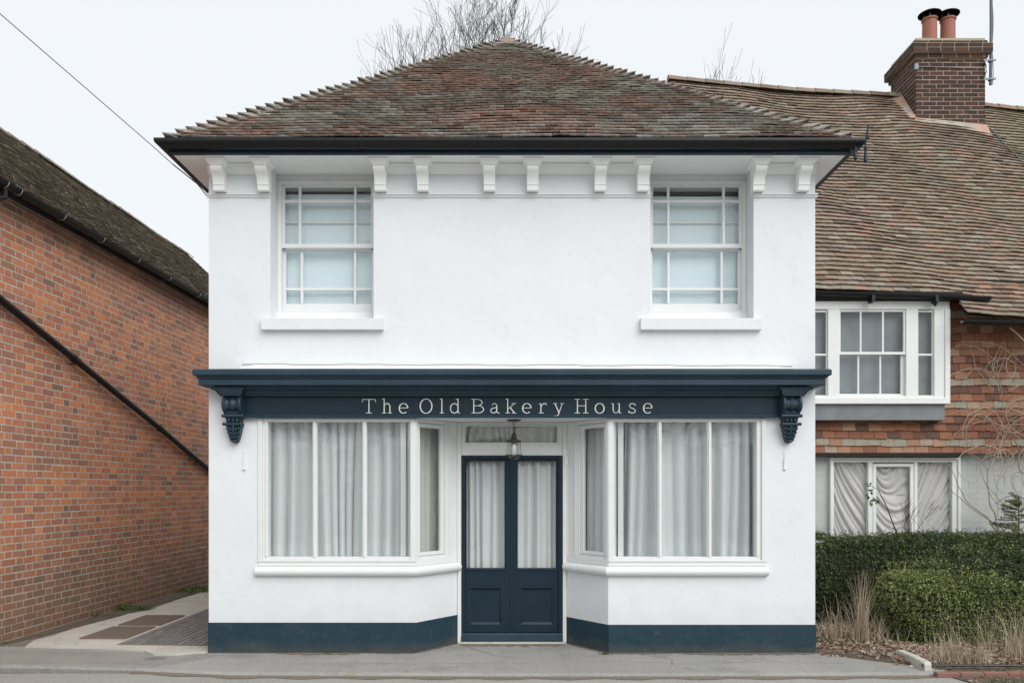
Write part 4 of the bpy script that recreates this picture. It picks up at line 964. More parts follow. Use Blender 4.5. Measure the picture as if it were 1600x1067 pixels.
for i in range(NU+1):
    u = lerp(XL, XR, i/NU); vs += [cpos(u,0,-.02), cpos(u,SLc,-.02), Vector((u, 17.0-D, 4.2))]
und.add(vs, [(i*3,i*3+1,i*3+4,i*3+3) for i in range(NU)]+[(i*3+1,i*3+2,i*3+5,i*3+4) for i in range(NU)]+[(0,1,2),(NU*3,NU*3+1,NU*3+2)])
u0 = fx(1503,9.95)
und.add([lowpos(u0,0,-.015),lowpos(XR,0,-.015),lowpos(XR,.42,-.015),lowpos(u0,.42,-.015)], [(0,1,2,3)])
cr = und.build('roof', M['dark'], CT)
cm.build('roof_tiles', M['tile2'], cr)
tag(cm2.build('roof_tiles', mat('clay_tiles_mossy', (.2,.18,.1), .9, ramp=[(.13,.11,.075),(.24,.20,.14),(.31,.27,.20),(.19,.165,.11),(.28,.21,.15)], noise=[(1.5,.4,.65,(.21,.19,.11),.55),(35,.56,.66,(.30,.30,.22),.5)], bump=[(50,.003)]), cr), 'mossy greenish roof tiles right of the chimney')
MB().tube([cpos(XV+.30*(SLc-s_)/SLc*1.2+.005, s_, .05) for s_ in [SLc*k/12 for k in range(13)]], .005, 5).build('valley_wire', M['lead'], cr)
mb = MB()
for i in range(int((XR-XL)/.31)):
    x = XL-.05+i*.31; 
    if 6.55 < x+.15 < 7.75:
        if mb.v: mb.build('ridge_tiles', M['tile2'], cr); mb = MB()
        continue
    vs = []
    for e, ex in ((0,.010),(.308,0)):
        p = roofp(x+e, 1)
        for j in range(7): t = R(lerp(0,180,j/6)); vs.append(p+Vector((0,-(.12+ex)*math.cos(t),(.10+ex)*math.sin(t)-.015)))
    mb.add(vs, [(j,j+1,8+j,7+j) for j in range(6)]+[tuple(range(7))])
mb.build('ridge_tiles', M['tile2'], cr)
# gutters
mb = MB()
def halfgut(mbx, a, b, r=.045):
    a = Vector(a); b = Vector(b); vs = []
    for p in (a, b):
        for rr in (r, r-.006):
            for j in range(9): t = R(lerp(180,360,j/8)); vs.append(p+Vector((0, rr*math.cos(t), rr*1.1*math.sin(t))))
    fs = []
    for j in range(8): fs += [(j,j+1,18+j+1,18+j),(9+j,27+j,27+j+1,9+j+1)]
    fs += [(0,9,27,18),(8,17,35,26),(0,8,17,9),(18,26,35,27)]
    mbx.add(vs, fs)
halfgut(mb, PX(1262,455,10.02), PX(1546,464,10.02), .05); halfgut(mb, PX(1503,500,9.84), PX(2000,512,9.84), .05)
for px in (1362, 1461): p = PX(px,466,10.02); mb.box(p.x-.02,p.x+.02,p.y-.055,p.y+.06,p.z-.055,p.z+.03)
p = PX(1461,472,10.04); mb.lathe([(.012,-.05),(.045,.02),(.045,.04)], p, 8)
mb.build('gutter', M['black'], CT)
MB().box(3.18, fx(1500,10.12), 10.06-D, 10.26-D, fz(468,10.1), fz(457,10.1)).build('eaves_board', M['dark'], CT)
# box bay window
dB = 10.12; yB = dB-D
def bxp(mbx, px0, px1, py0, py1, y0, y1, d=dB): mbx.box(fx(px0,d), fx(px1,d), y0, y1, fz(py1,d), fz(py0,d))
X0 = 3.185
bw = MB()
bw.box(X0, fx(1484,dB), yB, yW+.1, fz(483,dB), fz(470.5,dB))
bw.box(X0, fx(1481,dB), yB-.03, yW+.1, fz(631,dB), fz(622,dB))
bxp(bw,1460,1476,483,622,yB,yB+.09); bxp(bw,1476,1484,483,631,yB-.015,yW+.1)
bxp(bw,1294,1312,483,622,yB,yB+.09); bxp(bw,1416,1435,483,622,yB,yB+.09)
bw.box(X0, fx(1484,dB), yB+.004, yB+.09, fz(622,dB), fz(618,dB))
bwo = bw.build('bay_window', M['cream'], CT, bevel=.004)
sh = MB()
y0, y1 = yB+.02, yB+.05
bxp(sh,1312,1314.5,483,553,y0,y1); bxp(sh,1413,1416,483,553,y0,y1); bxp(sh,1314.5,1413,483,486.5,y0,y1); bxp(sh,1312,1416,549.5,553.5,y0-.008,y1)
for a in (1346,1381): bxp(sh,a-1.3,a+1.3,486.5,549.5,y0,y1-.01)
y0, y1 = yB+.052, yB+.08
bxp(sh,1311,1313.5,553.5,618,y0,y1); bxp(sh,1410.5,1416,553.5,618,y0,y1); bxp(sh,1313.5,1410.5,614.5,618.5,y0,y1)
for a in (1344,1378.5): bxp(sh,a-1.3,a+1.3,553.5,614.5,y0,y1-.01)
for (a, b) in ((1435,1460),(X0*F/dB+800,1294)):
    for (u_, v_) in ((a,a+1.6),(b-1.6,b)): bxp(sh,u_,v_,483,620,yB+.03,yB+.06)
    for v_ in (484,552,617): bxp(sh,a,b,v_,v_+3,yB+.028,yB+.058)
sh.build('sash', M['cream'], bwo, bevel=.002)
gg = MB(); bxp(gg,1313,1415,484,552,yB+.035,yB+.038); bxp(gg,1312,1412,554,617,yB+.064,yB+.067); bxp(gg,1436,1459,485,618,yB+.044,yB+.047); gg.box(X0+.01, fx(1293,dB), yB+.044, yB+.047, fz(618,dB), fz(485,dB))
gg.build('pane', M['glass'], bwo)
ld = MB().box(X0, fx(1477.5,dB), yB+.02, yW+.05, fz(656,dB), fz(631.3,dB))
ld.build('lead_apron', M['lead'], bwo, bevel=.003)
nt = MB().box(X0, fx(1474,dB), yB+.13, yB+.134, fz(624,dB), fz(470,dB)).build('net_blind', M['net'])
tag(nt, 'dull grey blind hanging behind the cottage upper bay window', 'blind')
MB().box(fx(1463,dB),fx(1465.5,dB),yB-.0,yB+.02,1,1.01) if False else None
# lower three-light window with a dust sheet behind
dL2 = 10.38; yL = dL2-D
lw = MB()
zt2 = fz(716,dL2); zb2 = fz(862,dL2)
def bl2(a, b, t, c, y0, y1): lw.box(fx(a,dL2), fx(b,dL2), y0, y1, fz(c,dL2), fz(t,dL2))
bl2(1296,1499,714.5,718.5,yL-.035,yL+.06); bl2(1296,1300,718.5,862,yL-.035,yL+.06); bl2(1495,1499,718.5,862,yL-.035,yL+.06)
bl2(1300,1495,718.5,722,yL-.015,yL+.06); bl2(1300,1302.5,722,862,yL-.012,yL+.06); bl2(1487,1495,722,862,yL-.015,yL+.06)
bl2(1356,1363,722,862,yL-.012,yL+.06); bl2(1428,1433,722,862,yL-.012,yL+.06); bl2(1300,1495,856,862,yL-.03,yL+.06)
lwo = lw.build('ground_floor_window', M['cream'], CT, bevel=.003)
lw = MB(); bl2(1364,1369,724,856,yL-.006,yL+.03); bl2(1422,1427.5,724,856,yL-.006,yL+.03); bl2(1369,1422,724,729,yL-.006,yL+.03); lw.build('casement', M['cream'], lwo, bevel=.003)
lw = MB(); bl2(1303,1356,722,857,yL+.02,yL+.023); bl2(1369,1422,729,857,yL+.012,yL+.015); bl2(1433,1487,722,857,yL+.02,yL+.023); lw.build('pane', glassmat('clean_glass', (.97,.97,.97), 1.35), lwo)
def drape(px0, px1, py0, py1, mode, label):
    NXd, NZd = 80, 120; vs = []
    r_ = random.Random(px0)
    ph = [r_.uniform(0,6.28) for _ in range(8)]
    for j in range(NZd+1):
        for i in range(NXd+1):
            x = i/NXd; v = j/NZd          # v from the bottom up
            z = v
            if mode == 0:   f = (1-z)*1.0-(1-x)**1.5*.0-(x**.7)*.9; q = z+.85*(x**.55); 
            elif mode == 1: q = z*1.25-1.1*(x-.5)**2+(.25*math.sin(x*7) if z > .62 else 0)*max(0,z-.55)*2
            else:           q = z*1.0+.95*((1-x)**.6)*(-1)+.9*x*.2; q = z-1.05*x**.75*.95
            a = (.006*(.5+z)+.009)*1.1
            y = a*(math.sin(q*27+ph[0]+1.8*math.sin(q*6+ph[1]))+.6*math.sin(q*52+ph[2]+x*2)+.3*math.sin(q*80+x*5))+.006*math.sin(x*5+z*7+ph[3])
            if z > .7: y += .008*math.sin(x*26+z*14+ph[4])*(z-.7)*3+.006*math.sin(x*13-z*30+ph[5])*(z-.7)*3
            vs.append((fx(lerp(px0,px1,x),dL2+.08), yL+.062+y*.75, fz(lerp(py1,py0,v),dL2+.08)))
    fs = [(j*(NXd+1)+i,j*(NXd+1)+i+1,(j+1)*(NXd+1)+i+1,(j+1)*(NXd+1)+i) for j in range(NZd) for i in range(NXd)]
    tag(MB().add(vs, fs).build('dust_sheet', M['dust'], smooth=True, fixn=False), label, 'dust sheet', 'dust sheets in the cottage window')
drape(1298,1360,718,864,0,'crumpled grey sheet in the left light of the cottage ground floor window')
drape(1362,1430,718,864,1,'swagged grey sheet in the middle casement of the cottage ground floor window')
drape(1430,1492,718,864,2,'slanting folded grey sheet in the right light of the cottage ground floor window')
# chimney
ch0 = 13.0; cY0 = ch0-D; cY1 = 13.85-D; cX0 = fx(1431,ch0); cX1 = fx(1539,ch0); CZ = fz(92,ch0)
cz0 = 6.9
cc = MB().box(cX0,cX1,cY0,cY1,cz0,fz(60,ch0))
chim = cc.build('chimney', M['cmortar'], CT)
cbk = MB()
def faces(x0, x1, y0, y1, z0, z1, cv):
    for f_ in range(4):
        if f_ == 0: P = lambda u,v,h: Vector((x0+u, y0-h, z0+v)); U = x1-x0
        elif f_ == 1: P = lambda u,v,h: Vector((x0-h, y1-u, z0+v)); U = y1-y0
        elif f_ == 2: P = lambda u,v,h: Vector((x1+h, y0+u, z0+v)); U = y1-y0
        else: P = lambda u,v,h: Vector((x1-u, y1+h, z0+v)); U = x1-x0
        bricks(cbk, P, U, z1-z0, cv, .215, .102, .0115, bond='stretch', proud=.003, back=.03)
faces(cX0,cX1,cY0,cY1,cz0,CZ-.005,.0705)
# corbelled head
hd_ = MB()
zc0 = CZ
for ov, hgt in ((.035,.075),(.085,.075),(.085,.072),(.03,.068)):
    hd_.box(cX0-ov+.0045,cX1+ov-.0045,cY0-ov+.0045,cY1+ov-.0045,zc0,zc0+hgt-.002)
    faces(cX0-ov+.004,cX1+ov-.004,cY0-ov+.004,cY1+ov-.004,zc0+.002,zc0+hgt+.002,.075)
    zc0 += hgt
hd_.build('chimney_head', M['cmortar'], chim)
cbk.build('chimney_brickwork', M['cbrick'], chim)
MB().prism([(cX0,cY0),(cX1,cY0),(cX1,cY1),(cX0,cY1)], zc0, zc0+.012).build('flaunching', M['fillet'], chim)
fl = MB()
zf = cz0+0
def on(u, y):                                   # roof height at (u, y)
    t0, t1 = roofp(u,0), roofp(u,1); return lerp(t0.z, t1.z, (y-t0.y)/(t1.y-t0.y))
segs = 9
for i in range(segs):
    a, b = lerp(cX0-.03,cX1+.03,i/segs), lerp(cX0-.03,cX1+.03,(i+1)/segs)
    y = cY0-.012; o_ = .13
    fl.add([(a,y,on(a,y)+.13),(b,y,on(b,y)+.13),(b,y-o_,on(b,y-o_)+.035),(a,y-o_,on(a,y-o_)+.035),(a,y,on(a,y)-.05),(b,y,on(b,y)-.05)], [(0,1,2,3),(0,3,4),(1,5,2)])
for i in range(6):
    y0_, y1_ = lerp(cY0-.03, 13.5-D, i/6), lerp(cY0-.03, 13.5-D, (i+1)/6); x = cX0-.010
    fl.add([(x,y0_,on(x,y0_)+.16),(x,y1_,on(x,y1_)+.16),(x-.19,y1_,on(x,y1_)+.06),(x-.19,y0_,on(x,y0_)+.06)], [(0,1,2,3)])
fl.build('mortar_fillet', M['fillet'], chim, fixn=False)
for i, px in enumerate((1452.5, 1481)):
    d = ch0+.38+.0*i; x = fx(px, d); y = d-D; z = zc0+.008; h = fz(31,d)-z
    pot = MB().lathe([(.0,0),(.118,0),(.121,.02),(.117,.03),(.113,h-.03),(.128,h-.026),(.128,h),(.108,h),(.1,h-.05),(0,h-.05)], (x,y,z), 24).build('chimney_pot', M['pot'], chim, smooth=False)
    mb = MB()
    for a in (-2.0,.2,1.6,3.4): mb.box(x+.11*math.cos(a)-.012, x+.11*math.cos(a)+.012, y+.11*math.sin(a)-.004, y+.11*math.sin(a)+.004, z+h-.06, z+h+.115)
    zc_ = z+h+.085; vs = []; nseg = 24
    pr = [(.182,-.012),(.184,-.004),(.15,.018),(.09,.035),(.04,.042),(.0,.044)]
    mb.lathe(pr+[(0,.03),(.09,.022),(.14,.008),(.175,-.012)], (x,y,zc_), 24)
    mb.build('cowl', M['iron'], chim)
# aerial mast
ax_ = fx(1549.5, ch0-.05); ay = cY0-.02
AM = thing('aerial_mast', (ax_, ay, fz(134,ch0)), 'tall grey metal aerial mast strapped to the side of the chimney', 'aerial mast')
MB().tube([(ax_,ay,fz(134,ch0)),(ax_+.01,ay,fz(40,ch0)),(ax_+.005,ay,fz(-90,ch0))], .024, 10).build('pole', M['alu'], AM)
bk_ = MB()
for py in (97,126): bk_.box(ax_-.13,ax_+.07,ay-.035,ay-.026,fz(py+1.5,ch0),fz(py-1.5,ch0)); bk_.box(ax_-.03,ax_+.03,ay-.04,ay+.03,fz(py+1.2,ch0),fz(py-1.2,ch0))
bk_.tube([(cX1+.01,ay-.0,fz(107,ch0)),(ax_-.12,ay-.03,fz(97,ch0))], .009, 5); bk_.tube([(cX1+.01,ay-.0,fz(111,ch0)),(ax_-.12,ay-.03,fz(126,ch0))], .009, 5)
bk_.tube([(cX1+.02,cY0-.016,fz(108,ch0)),(cX0-.015,cY0-.016,fz(105,ch0)),(cX0-.018,cY0+.3,fz(107,ch0))], .006, 5)
bk_.box(cX0-.03,cX0+.03,cY0-.028,cY0-.01,fz(110,ch0),fz(101,ch0))
bk_.build('bracket', M['alu'], AM)
cbm = MB(); cbm.tube([(ax_+.03+.008*math.sin(k*1.3),ay-.01,lerp(fz(134,ch0),fz(-90,ch0),k/14)) for k in range(15)], .005, 4); cbm.build('coax_cable', M['iron'], AM)
# moss clump at the eaves step
mp_ = PX(1512,474,10.06); n = 900
P = nr.normal(0,1,(n,3)); P /= np.linalg.norm(P,axis=1)[:,None]; P *= (nr.random(n)**.35)[:,None]
ctr = np.array(mp_)+P*np.array([.12,.06,.05])
def leafquads(ctr, size, aspect=.55, up=None, flat=0):
    n = len(ctr); a = nr.normal(0,1,(n,3)); 
    if up is not None: a = a*.6+np.array(up)
    a /= np.linalg.norm(a,axis=1)[:,None]; b = nr.normal(0,1,(n,3)); b -= (b*a).sum(1)[:,None]*a; b /= np.linalg.norm(b,axis=1)[:,None]
    s = (size*(.6+.8*nr.random(n)))[:,None] if np.isscalar(size) else size[:,None]
    a = a*s*.5; b = b*s*.5*aspect
    return np.stack([ctr-a, ctr+b*.9-a*.1, ctr+a, ctr-b*.9-a*.1], 1)
tag(quads('moss_clump', leafquads(ctr,.022), M['moss']), 'bright green moss cushion growing on the cottage eaves by the gutter end', 'moss')

# ================================================================== HEDGES
def noise3(p, seed):
    r_ = np.random.default_rng(seed); v = 0
    for k in range(9):
        f = r_.normal(0,1,3)*(2.5 if k < 4 else 7 if k < 7 else 16); v = v+np.sin(p@f+r_.uniform(0,6.28))*(1 if k < 4 else .5 if k < 7 else .3)
    return v/4
def hedge(name, c, r, n, lm, label, cat, group, seed, power=4, size=.021, cut=None):
    c = np.array(c); r = np.array(r); rg = np.random.default_rng(seed)
    t = thing(name, (c[0], c[1], c[2]-r[2]), label, cat, group)
    m_ = n*3
    A_ = np.array([4*r[0]*r[2], 4*r[0]*r[1], 4*r[1]*r[2]*.9, 4*r[1]*r[2]*.9]); fsel = rg.choice(4, m_, p=A_/A_.sum())
    q_ = rg.uniform(-1,1,(m_,3)); q_[fsel==0,1] = -1 if c[1] > 0 else 1; q_[fsel==1,2] = 1; q_[fsel==2,0] = -1; q_[fsel==3,0] = 1
    d = q_*r; d /= np.linalg.norm(d,axis=1)[:,None]
    # superellipsoid radius along d
    k = (np.abs(d/r)**power).sum(1)**(-1/power)
    base = c+d*k[:,None]
    nz = noise3(base, seed)
    shr = (1+.085*nz*min(1,.5/r[0])*2)*(1-.04*rg.random(m_)**1.5*min(1,.6/r[0])); k2 = k*shr
    p = c+d*k2[:,None]
    # sprig structure: pull to clump centres
    p = p+(np.array([0,-1 if c[1] > 0 else 1,0])*(fsel==0)[:,None]+np.array([0,0,1])*(fsel==1)[:,None])*(noise3(p*.9,seed+50)*.06+rg.normal(0,.016,m_))[:,None]
    cell = np.floor(p/.062); hh = np.modf(np.abs(np.sin(cell@np.array([[12.9,39.3,73.1],[78.2,11.1,26.7],[37.7,93.9,51.3]]))*4375.8))[0]
    cc = (cell+.5+(hh-.5)*1.5)*.062; p = p*.74+cc*.26+rg.normal(0,.007,(m_,3))
    stick = (hh[:,0] > .80) & (rg.random(m_) < .5); p[stick] += np.array([0,-.012,0.08 if lm is M['leaf'] else .15])*rg.random((stick.sum(),1))**1.5
    keep = ((p[:,1] < c[1]+r[1]*.75) | (c[1] < 0)) & (p[:,2] > .02)
    if cut: keep &= cut(p)
    keep &= noise3(p*2.6, seed+9) > (-.62-.5*rg.random(m_) if r[0] < 3 else -9)
    p = p[keep][:n]
    up = nz[keep][:n]
    lq = leafquads(p, size, .62, up=(0,-.25 if c[1] > 0 else .25,.55))
    q = np.clip(.42+.25*up+rg.normal(0,.24,len(p))+.38*stick[keep][:n], 0, 1)
    quads('foliage', lq, lm, t, q)
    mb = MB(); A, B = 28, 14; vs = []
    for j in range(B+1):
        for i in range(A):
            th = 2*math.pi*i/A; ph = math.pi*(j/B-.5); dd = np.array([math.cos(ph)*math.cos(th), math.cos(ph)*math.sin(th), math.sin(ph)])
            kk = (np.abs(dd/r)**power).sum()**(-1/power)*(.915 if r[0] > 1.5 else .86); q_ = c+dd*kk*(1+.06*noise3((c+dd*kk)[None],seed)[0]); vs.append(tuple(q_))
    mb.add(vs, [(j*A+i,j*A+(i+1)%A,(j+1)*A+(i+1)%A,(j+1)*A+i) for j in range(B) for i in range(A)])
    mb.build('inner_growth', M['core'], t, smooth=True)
    return t
G_ = 'clipped evergreen hedges in front of the cottage'
hedge('hedge', (5.22,1.62,.52), (2.28,.40,.60), 96000, M['leaf'], 'tall dark clipped box hedge running along the cottage wall', 'hedge', G_, 11, 6, cut=lambda p: p[:,0] > 3.175)
hedge('box_bush', (5.45,1.10,.42), (.85,.42,.55), 28000, M['leaf'], 'middle mounded green bush between the tall hedge and the low bush', 'bush', G_, 13, 3)
hedge('box_bush', (4.95,.72,.28), (.80,.38,.46), 34000, M['leaf2'], 'lightest yellow green low bush nearest the road, behind dry grass', 'bush', G_, 14, 3.6)
hedge('box_bush', (6.15,.70,.26), (.50,.38,.44), 16000, M['leaf2'], 'low green bush at the right edge of the picture beside dead stems', 'bush', G_, 15, 3.4)

# ---- dry grass clumps and weeds
def blades(c, n, h, spread, lean, w=.006, seed=0, seg=5, droop=.5):
    rg = np.random.default_rng(seed); out = []
    for i in range(n):
        a = rg.uniform(0,6.283); r = abs(rg.normal(0,spread)); p = np.array([c[0]+r*math.cos(a), c[1]+r*math.sin(a)*.6, c[2]-.01])
        H_ = h*rg.uniform(.45,1.05); th = rg.normal(0,lean); ph = rg.uniform(0,6.283); dx = np.array([math.cos(ph), math.sin(ph)*.7, 0])
        side = np.array([math.cos(ph+1.3), math.sin(ph+1.3), 0])
        prev = p; pw = w*rg.uniform(.6,1.2)
        ang = abs(th)
        for k in range(seg):
            d = dx*math.sin(ang)+np.array([0,0,math.cos(ang)]); nx = prev+d*H_/seg; ang += droop*rg.uniform(0,.5)
            w0 = pw*(1-k/seg)+.0012; w1 = pw*(1-(k+1)/seg)+.0012
            out.append([prev-side*w0/2, prev+side*w0/2, nx+side*w1/2, nx-side*w1/2]); prev = nx
    return np.array(out)
def gp3(px, py): x, y = ZP(px, py, .05); return (x, y, bedz(x, y))
gi = 0
def clump(specs, label, m=M['straw'], name='dry_grass_clump', group='clumps of dead grass by the hedge', cat='grass clump'):
    arr = np.concatenate([blades(*a, **k) for a, k in specs]); tag(quads(name, arr, m), label, cat, group)
a = gp3(1345,1000)
clump([((a,90,.82,.045,.15),dict(seed=1,w=.006,droop=.18)), (((a[0]+.02,a[1],a[2]),70,.60,.06,.5),dict(seed=21,w=.0045,droop=.45)), (((a[0]-.30,a[1]+.05,a[2]),12,.65,.10,.2),dict(seed=22,w=.005,droop=.15)), (((a[0]-.22,a[1]+.1,a[2]),150,.45,.17,.7),dict(seed=2,w=.005,droop=.4)), (((a[0]+.25,a[1]+.1,a[2]),120,.36,.15,.7),dict(seed=3,w=.005,droop=.4))],
      'tallest sheaf of dead straw coloured grass beside the white house corner')
a = gp3(1490,1030)
clump([((a,260,.30,.17,.35),dict(seed=4,w=.0045,droop=.35)), (((a[0]+.05,a[1]+.1,a[2]),60,.5,.16,.4),dict(seed=5,w=.004,droop=.2)), (((a[0]+.25,a[1],a[2]),110,.22,.12,.4),dict(seed=6,w=.004,droop=.4))],
      'low bushy tuft of dead grass behind the white stone')
a = gp3(1585,1022)
clump([((a,80,.55,.13,.3),dict(seed=7,w=.005,droop=.25)), (((a[0]+.2,a[1]+.1,a[2]),60,.5,.16,.35),dict(seed=8,w=.005,droop=.3))],
      'dead grass and stems standing at the right edge of the picture')
a = gp3(1545,1010)
clump([((a,26,.60,.20,.35),dict(seed=9,w=.006,droop=.15))], 'thin scattered dead stalks in front of the low green bush')
# ---- leaf litter
n = 11000; pts = []
rg = np.random.default_rng(5)
while len(pts) < n:
    x = rg.uniform(3.18,7.2); y = rg.uniform(-.9,1.1)
    edge = lerp(-.04,-.86,max(0,min(1,(x-3.15)/.95)))
    if y < edge-.10+.08*math.sin(x*9)+.05*math.sin(x*23): continue
    dens = .10 if y < edge+.02 else .4 if y < edge+.2 else 1
    if x > 4.3 and y < -.62: dens = .45
    if rg.random() > dens: continue
    e2 = min(1, max(0,(y-edge)/.25)); pts.append((x, y, (lerp(-.03, bedz(x,y), e2) if y > edge else .0)+rg.uniform(.004,.035 if y > edge+.1 else .008)))
pts = np.array(pts)
lq = leafquads(pts, .043, .7, up=None)
lq[:,:,2] = pts[:,2][:,None]+(lq[:,:,2]-pts[:,2][:,None])*.7
lo = lq.copy()
tag(quads('leaf_litter', lo, M['litter']), 'brown fallen leaves lying thick on the bed before the hedge', 'leaf litter', kind='stuff')
vp = np.stack([rg.uniform(4.1,8,700), rg.uniform(-1.5,-.78,700), np.full(700,-.018)], 1)
lq = leafquads(vp, .045, .75); lq[:,:,2] = -.016+(lq[:,:,2]+.018)*.3
tag(quads('verge_litter', lq, M['litter']), 'scattered dead leaves on the strip of verge in front of the red edging', 'leaf litter', kind='stuff')
vg = np.concatenate([blades((rg.uniform(4.15,8),rg.uniform(-1.5,-.82),-.02), 26, .07, .05, .6, w=.004, seed=500+k_, seg=3, droop=.4) for k_ in range(90)])
tag(quads('verge_grass', vg, M['weed']), 'short green grass growing in the verge before the red edging', 'grass', kind='stuff')
# twigs in the litter
mb = MB()
for i in range(160):
    x = rng.uniform(3.3,6.8); y = rng.uniform(-.5,.9); 
    if y < lerp(-.04,-.86,max(0,min(1,(x-3.15)/.95)))+.1: continue
    a = rng.uniform(0,3.14); l = rng.uniform(.05,.2); z = bedz(x,y)+.02
    mb.tube([(x,y,z),(x+l*.5*math.cos(a),y+l*.5*math.sin(a),z+.01),(x+l*math.cos(a),y+l*math.sin(a),z)], .0025, 4)
tag(mb.build('fallen_twigs', M['vine']), 'small dead twigs strewn among the fallen leaves', 'twigs', kind='stuff')
# ---- weeds
def weedpatch(c, n, r, size, label, seed, h=.05):
    rg = np.random.default_rng(seed); p = np.stack([c[0]+rg.normal(0,r,n), c[1]+rg.normal(0,r*.5,n), c[2]+np.abs(rg.normal(0,h*.5,n))], 1)
    p = np.stack([p[:,0],p[:,1],np.maximum(p[:,2],c[2]+.003)],1)
    tag(quads('weed_patch', leafquads(p, size, .4, up=(0,0,.6)), M['weed']), label, 'weeds', 'weeds growing in cracks')
weedpatch((*ZP(136,962,.02),.02), 420, .085, .04, 'small weeds at the brick wall foot beside the nearer drain grate', 1)
weedpatch((*ZP(182,951,.02),.02), 700, .17, .05, 'larger green weeds at the brick wall foot beside the further grate', 2)
weedpatch((*ZP(223,951,.02),.012), 160, .07, .035, 'isolated green tuft on the soil strip beyond the further drain grate', 3)
weedpatch((*ZP(290,922,.02),.02), 1100, .38, .05, 'widest patch of weeds at the wall foot deep in the alley', 4)
weedpatch((*ZP(66,980,.02),.015), 160, .05, .03, 'tiny weeds at the brick wall foot nearest the road', 5)
weedpatch((*ZP(5,1007,.0),.0), 60, .04, .03, 'weed sprig at the left edge of the picture', 6)
weedpatch((*ZP(1285,1005,.03),.03), 260, .07, .03, 'green weeds against the right corner of the white house', 7)
a = (*ZP(945,1021),-.002); clump([((a,150,.05,.045,.7),dict(seed=31,w=.004,droop=.5))], 'grass tuft at the plinth just right of the door recess', M['weed'], 'grass_tuft', 'small grass tufts at the plinth', 'grass tuft')
a = (*ZP(512,1020),-.002); clump([((a,110,.035,.05,.8),dict(seed=32,w=.004,droop=.5))], 'grass tuft at the plinth below the left shop window', M['weed'], 'grass_tuft', 'small grass tufts at the plinth', 'grass tuft')
# crumbs of brick and dirt at the plinth
mb = MB()
for i in range(520):
    x = rng.gauss(fx(478), .13) if rng.random() < .35 else rng.uniform(-3.1,3.1); ax0 = abs(x)
    yb_ = -.012 if ax0 > 1.0 else (.45 if ax0 < .6 else (1.0-ax0)/.4*.5-.02)
    r = rng.uniform(.002,.009); y = yb_-abs(rng.gauss(0,.035))-r
    mb.lathe([(0,-r*.3),(r,0),(r*.6,r*.6),(0,r*.7)], (x,y,-.004), 5, sx=rng.uniform(.8,1.8))
tag(mb.build('loose_grit', mat('brick_crumbs', (.2,.14,.1), .95, ramp=[(.16,.12,.09),(.28,.20,.15),(.30,.13,.09),(.22,.19,.15)])), 'crumbs of brick and grit along the foot of the plinth', 'grit', kind='stuff')
# ---- white stone, edging bricks and pipe
WS = MB(); a0 = ZP(1398,1024,.02); 
ca = Vector((fx(1402,8.2), -.12, 0)); 
p0 = Vector((*ZP(1399,1026,0),0)); p1 = Vector((*ZP(1445,1047,0),0))
u = (p1-p0).normalized(); nn = Vector((-u.y,u.x,0)); Ls = (p1-p0).length
vs = []
for t, w_, h_ in ((0,.065,.050),(.06,.08,.066),(.5,.085,.066),(.93,.08,.058),(1,.065,.04)):
    q = p0+u*(t*Ls)
    for k, (sx_, z) in enumerate(((0,-.03),(0,h_*.8),(.12,h_),(.88,h_*1.02),(1,h_*.8),(1,-.03))): vs.append(q+nn*(w_*sx_+rng.uniform(-.004,.004))+Vector((0,0,z+.015+rng.uniform(-.003,.003))))
fs = [tuple(range(6)), tuple(range(24,30))]+[(i*6+k,i*6+(k+1)%6,i*6+6+(k+1)%6,i*6+6+k) for i in range(4) for k in range(6)]
tag(WS.add(vs, fs).build('edging_stone', M['stone'], bevel=.006), 'chipped white painted kerb stone lying at the pavement end', 'stone')
e0_ = Vector((*ZP(1465,1053,0),0)); x = e0_.x; i = 0
while x < 8.5:
    mb = MB(); L_e = .215; y = e0_.y+.01*(x-e0_.x)
    mb.add([(x,y+rng.uniform(-.004,.004),-.05),(x+L_e,y+rng.uniform(-.004,.004),-.05),(x+L_e,y+.10,-.05),(x,y+.10,-.05),(x,y,.012),(x+L_e,y,.012+rng.uniform(-.004,.004)),(x+L_e,y+.065,.014),(x,y+.065,.014)],
           [(0,3,2,1),(4,5,6,7),(0,1,5,4),(1,2,6,5),(2,3,7,6),(3,0,4,7)])
    o = mb.build('edging_brick', M['edging'], bevel=.005)
    vis = ['first from the white stone','second from the white stone','third from the white stone','fourth from the white stone','fifth from the white stone']
    tag(o, 'red edging brick in the verge row, '+(vis[i] if i < 5 else 'beyond the right edge'), 'edging brick', 'red edging bricks along the verge')
    x += L_e+.006; i += 1
    if i >= 5: break
mb = MB(); mb.tube([(x_, e0_.y+.19+.012*math.sin(x_*3), .035+.008*math.sin(x_*2)) for x_ in [e0_.x-.05+k*.25 for k in range(14)]], .012, 8)
tag(mb.build('water_pipe', M['iron']), 'thin black pipe lying behind the red edging bricks', 'pipe')

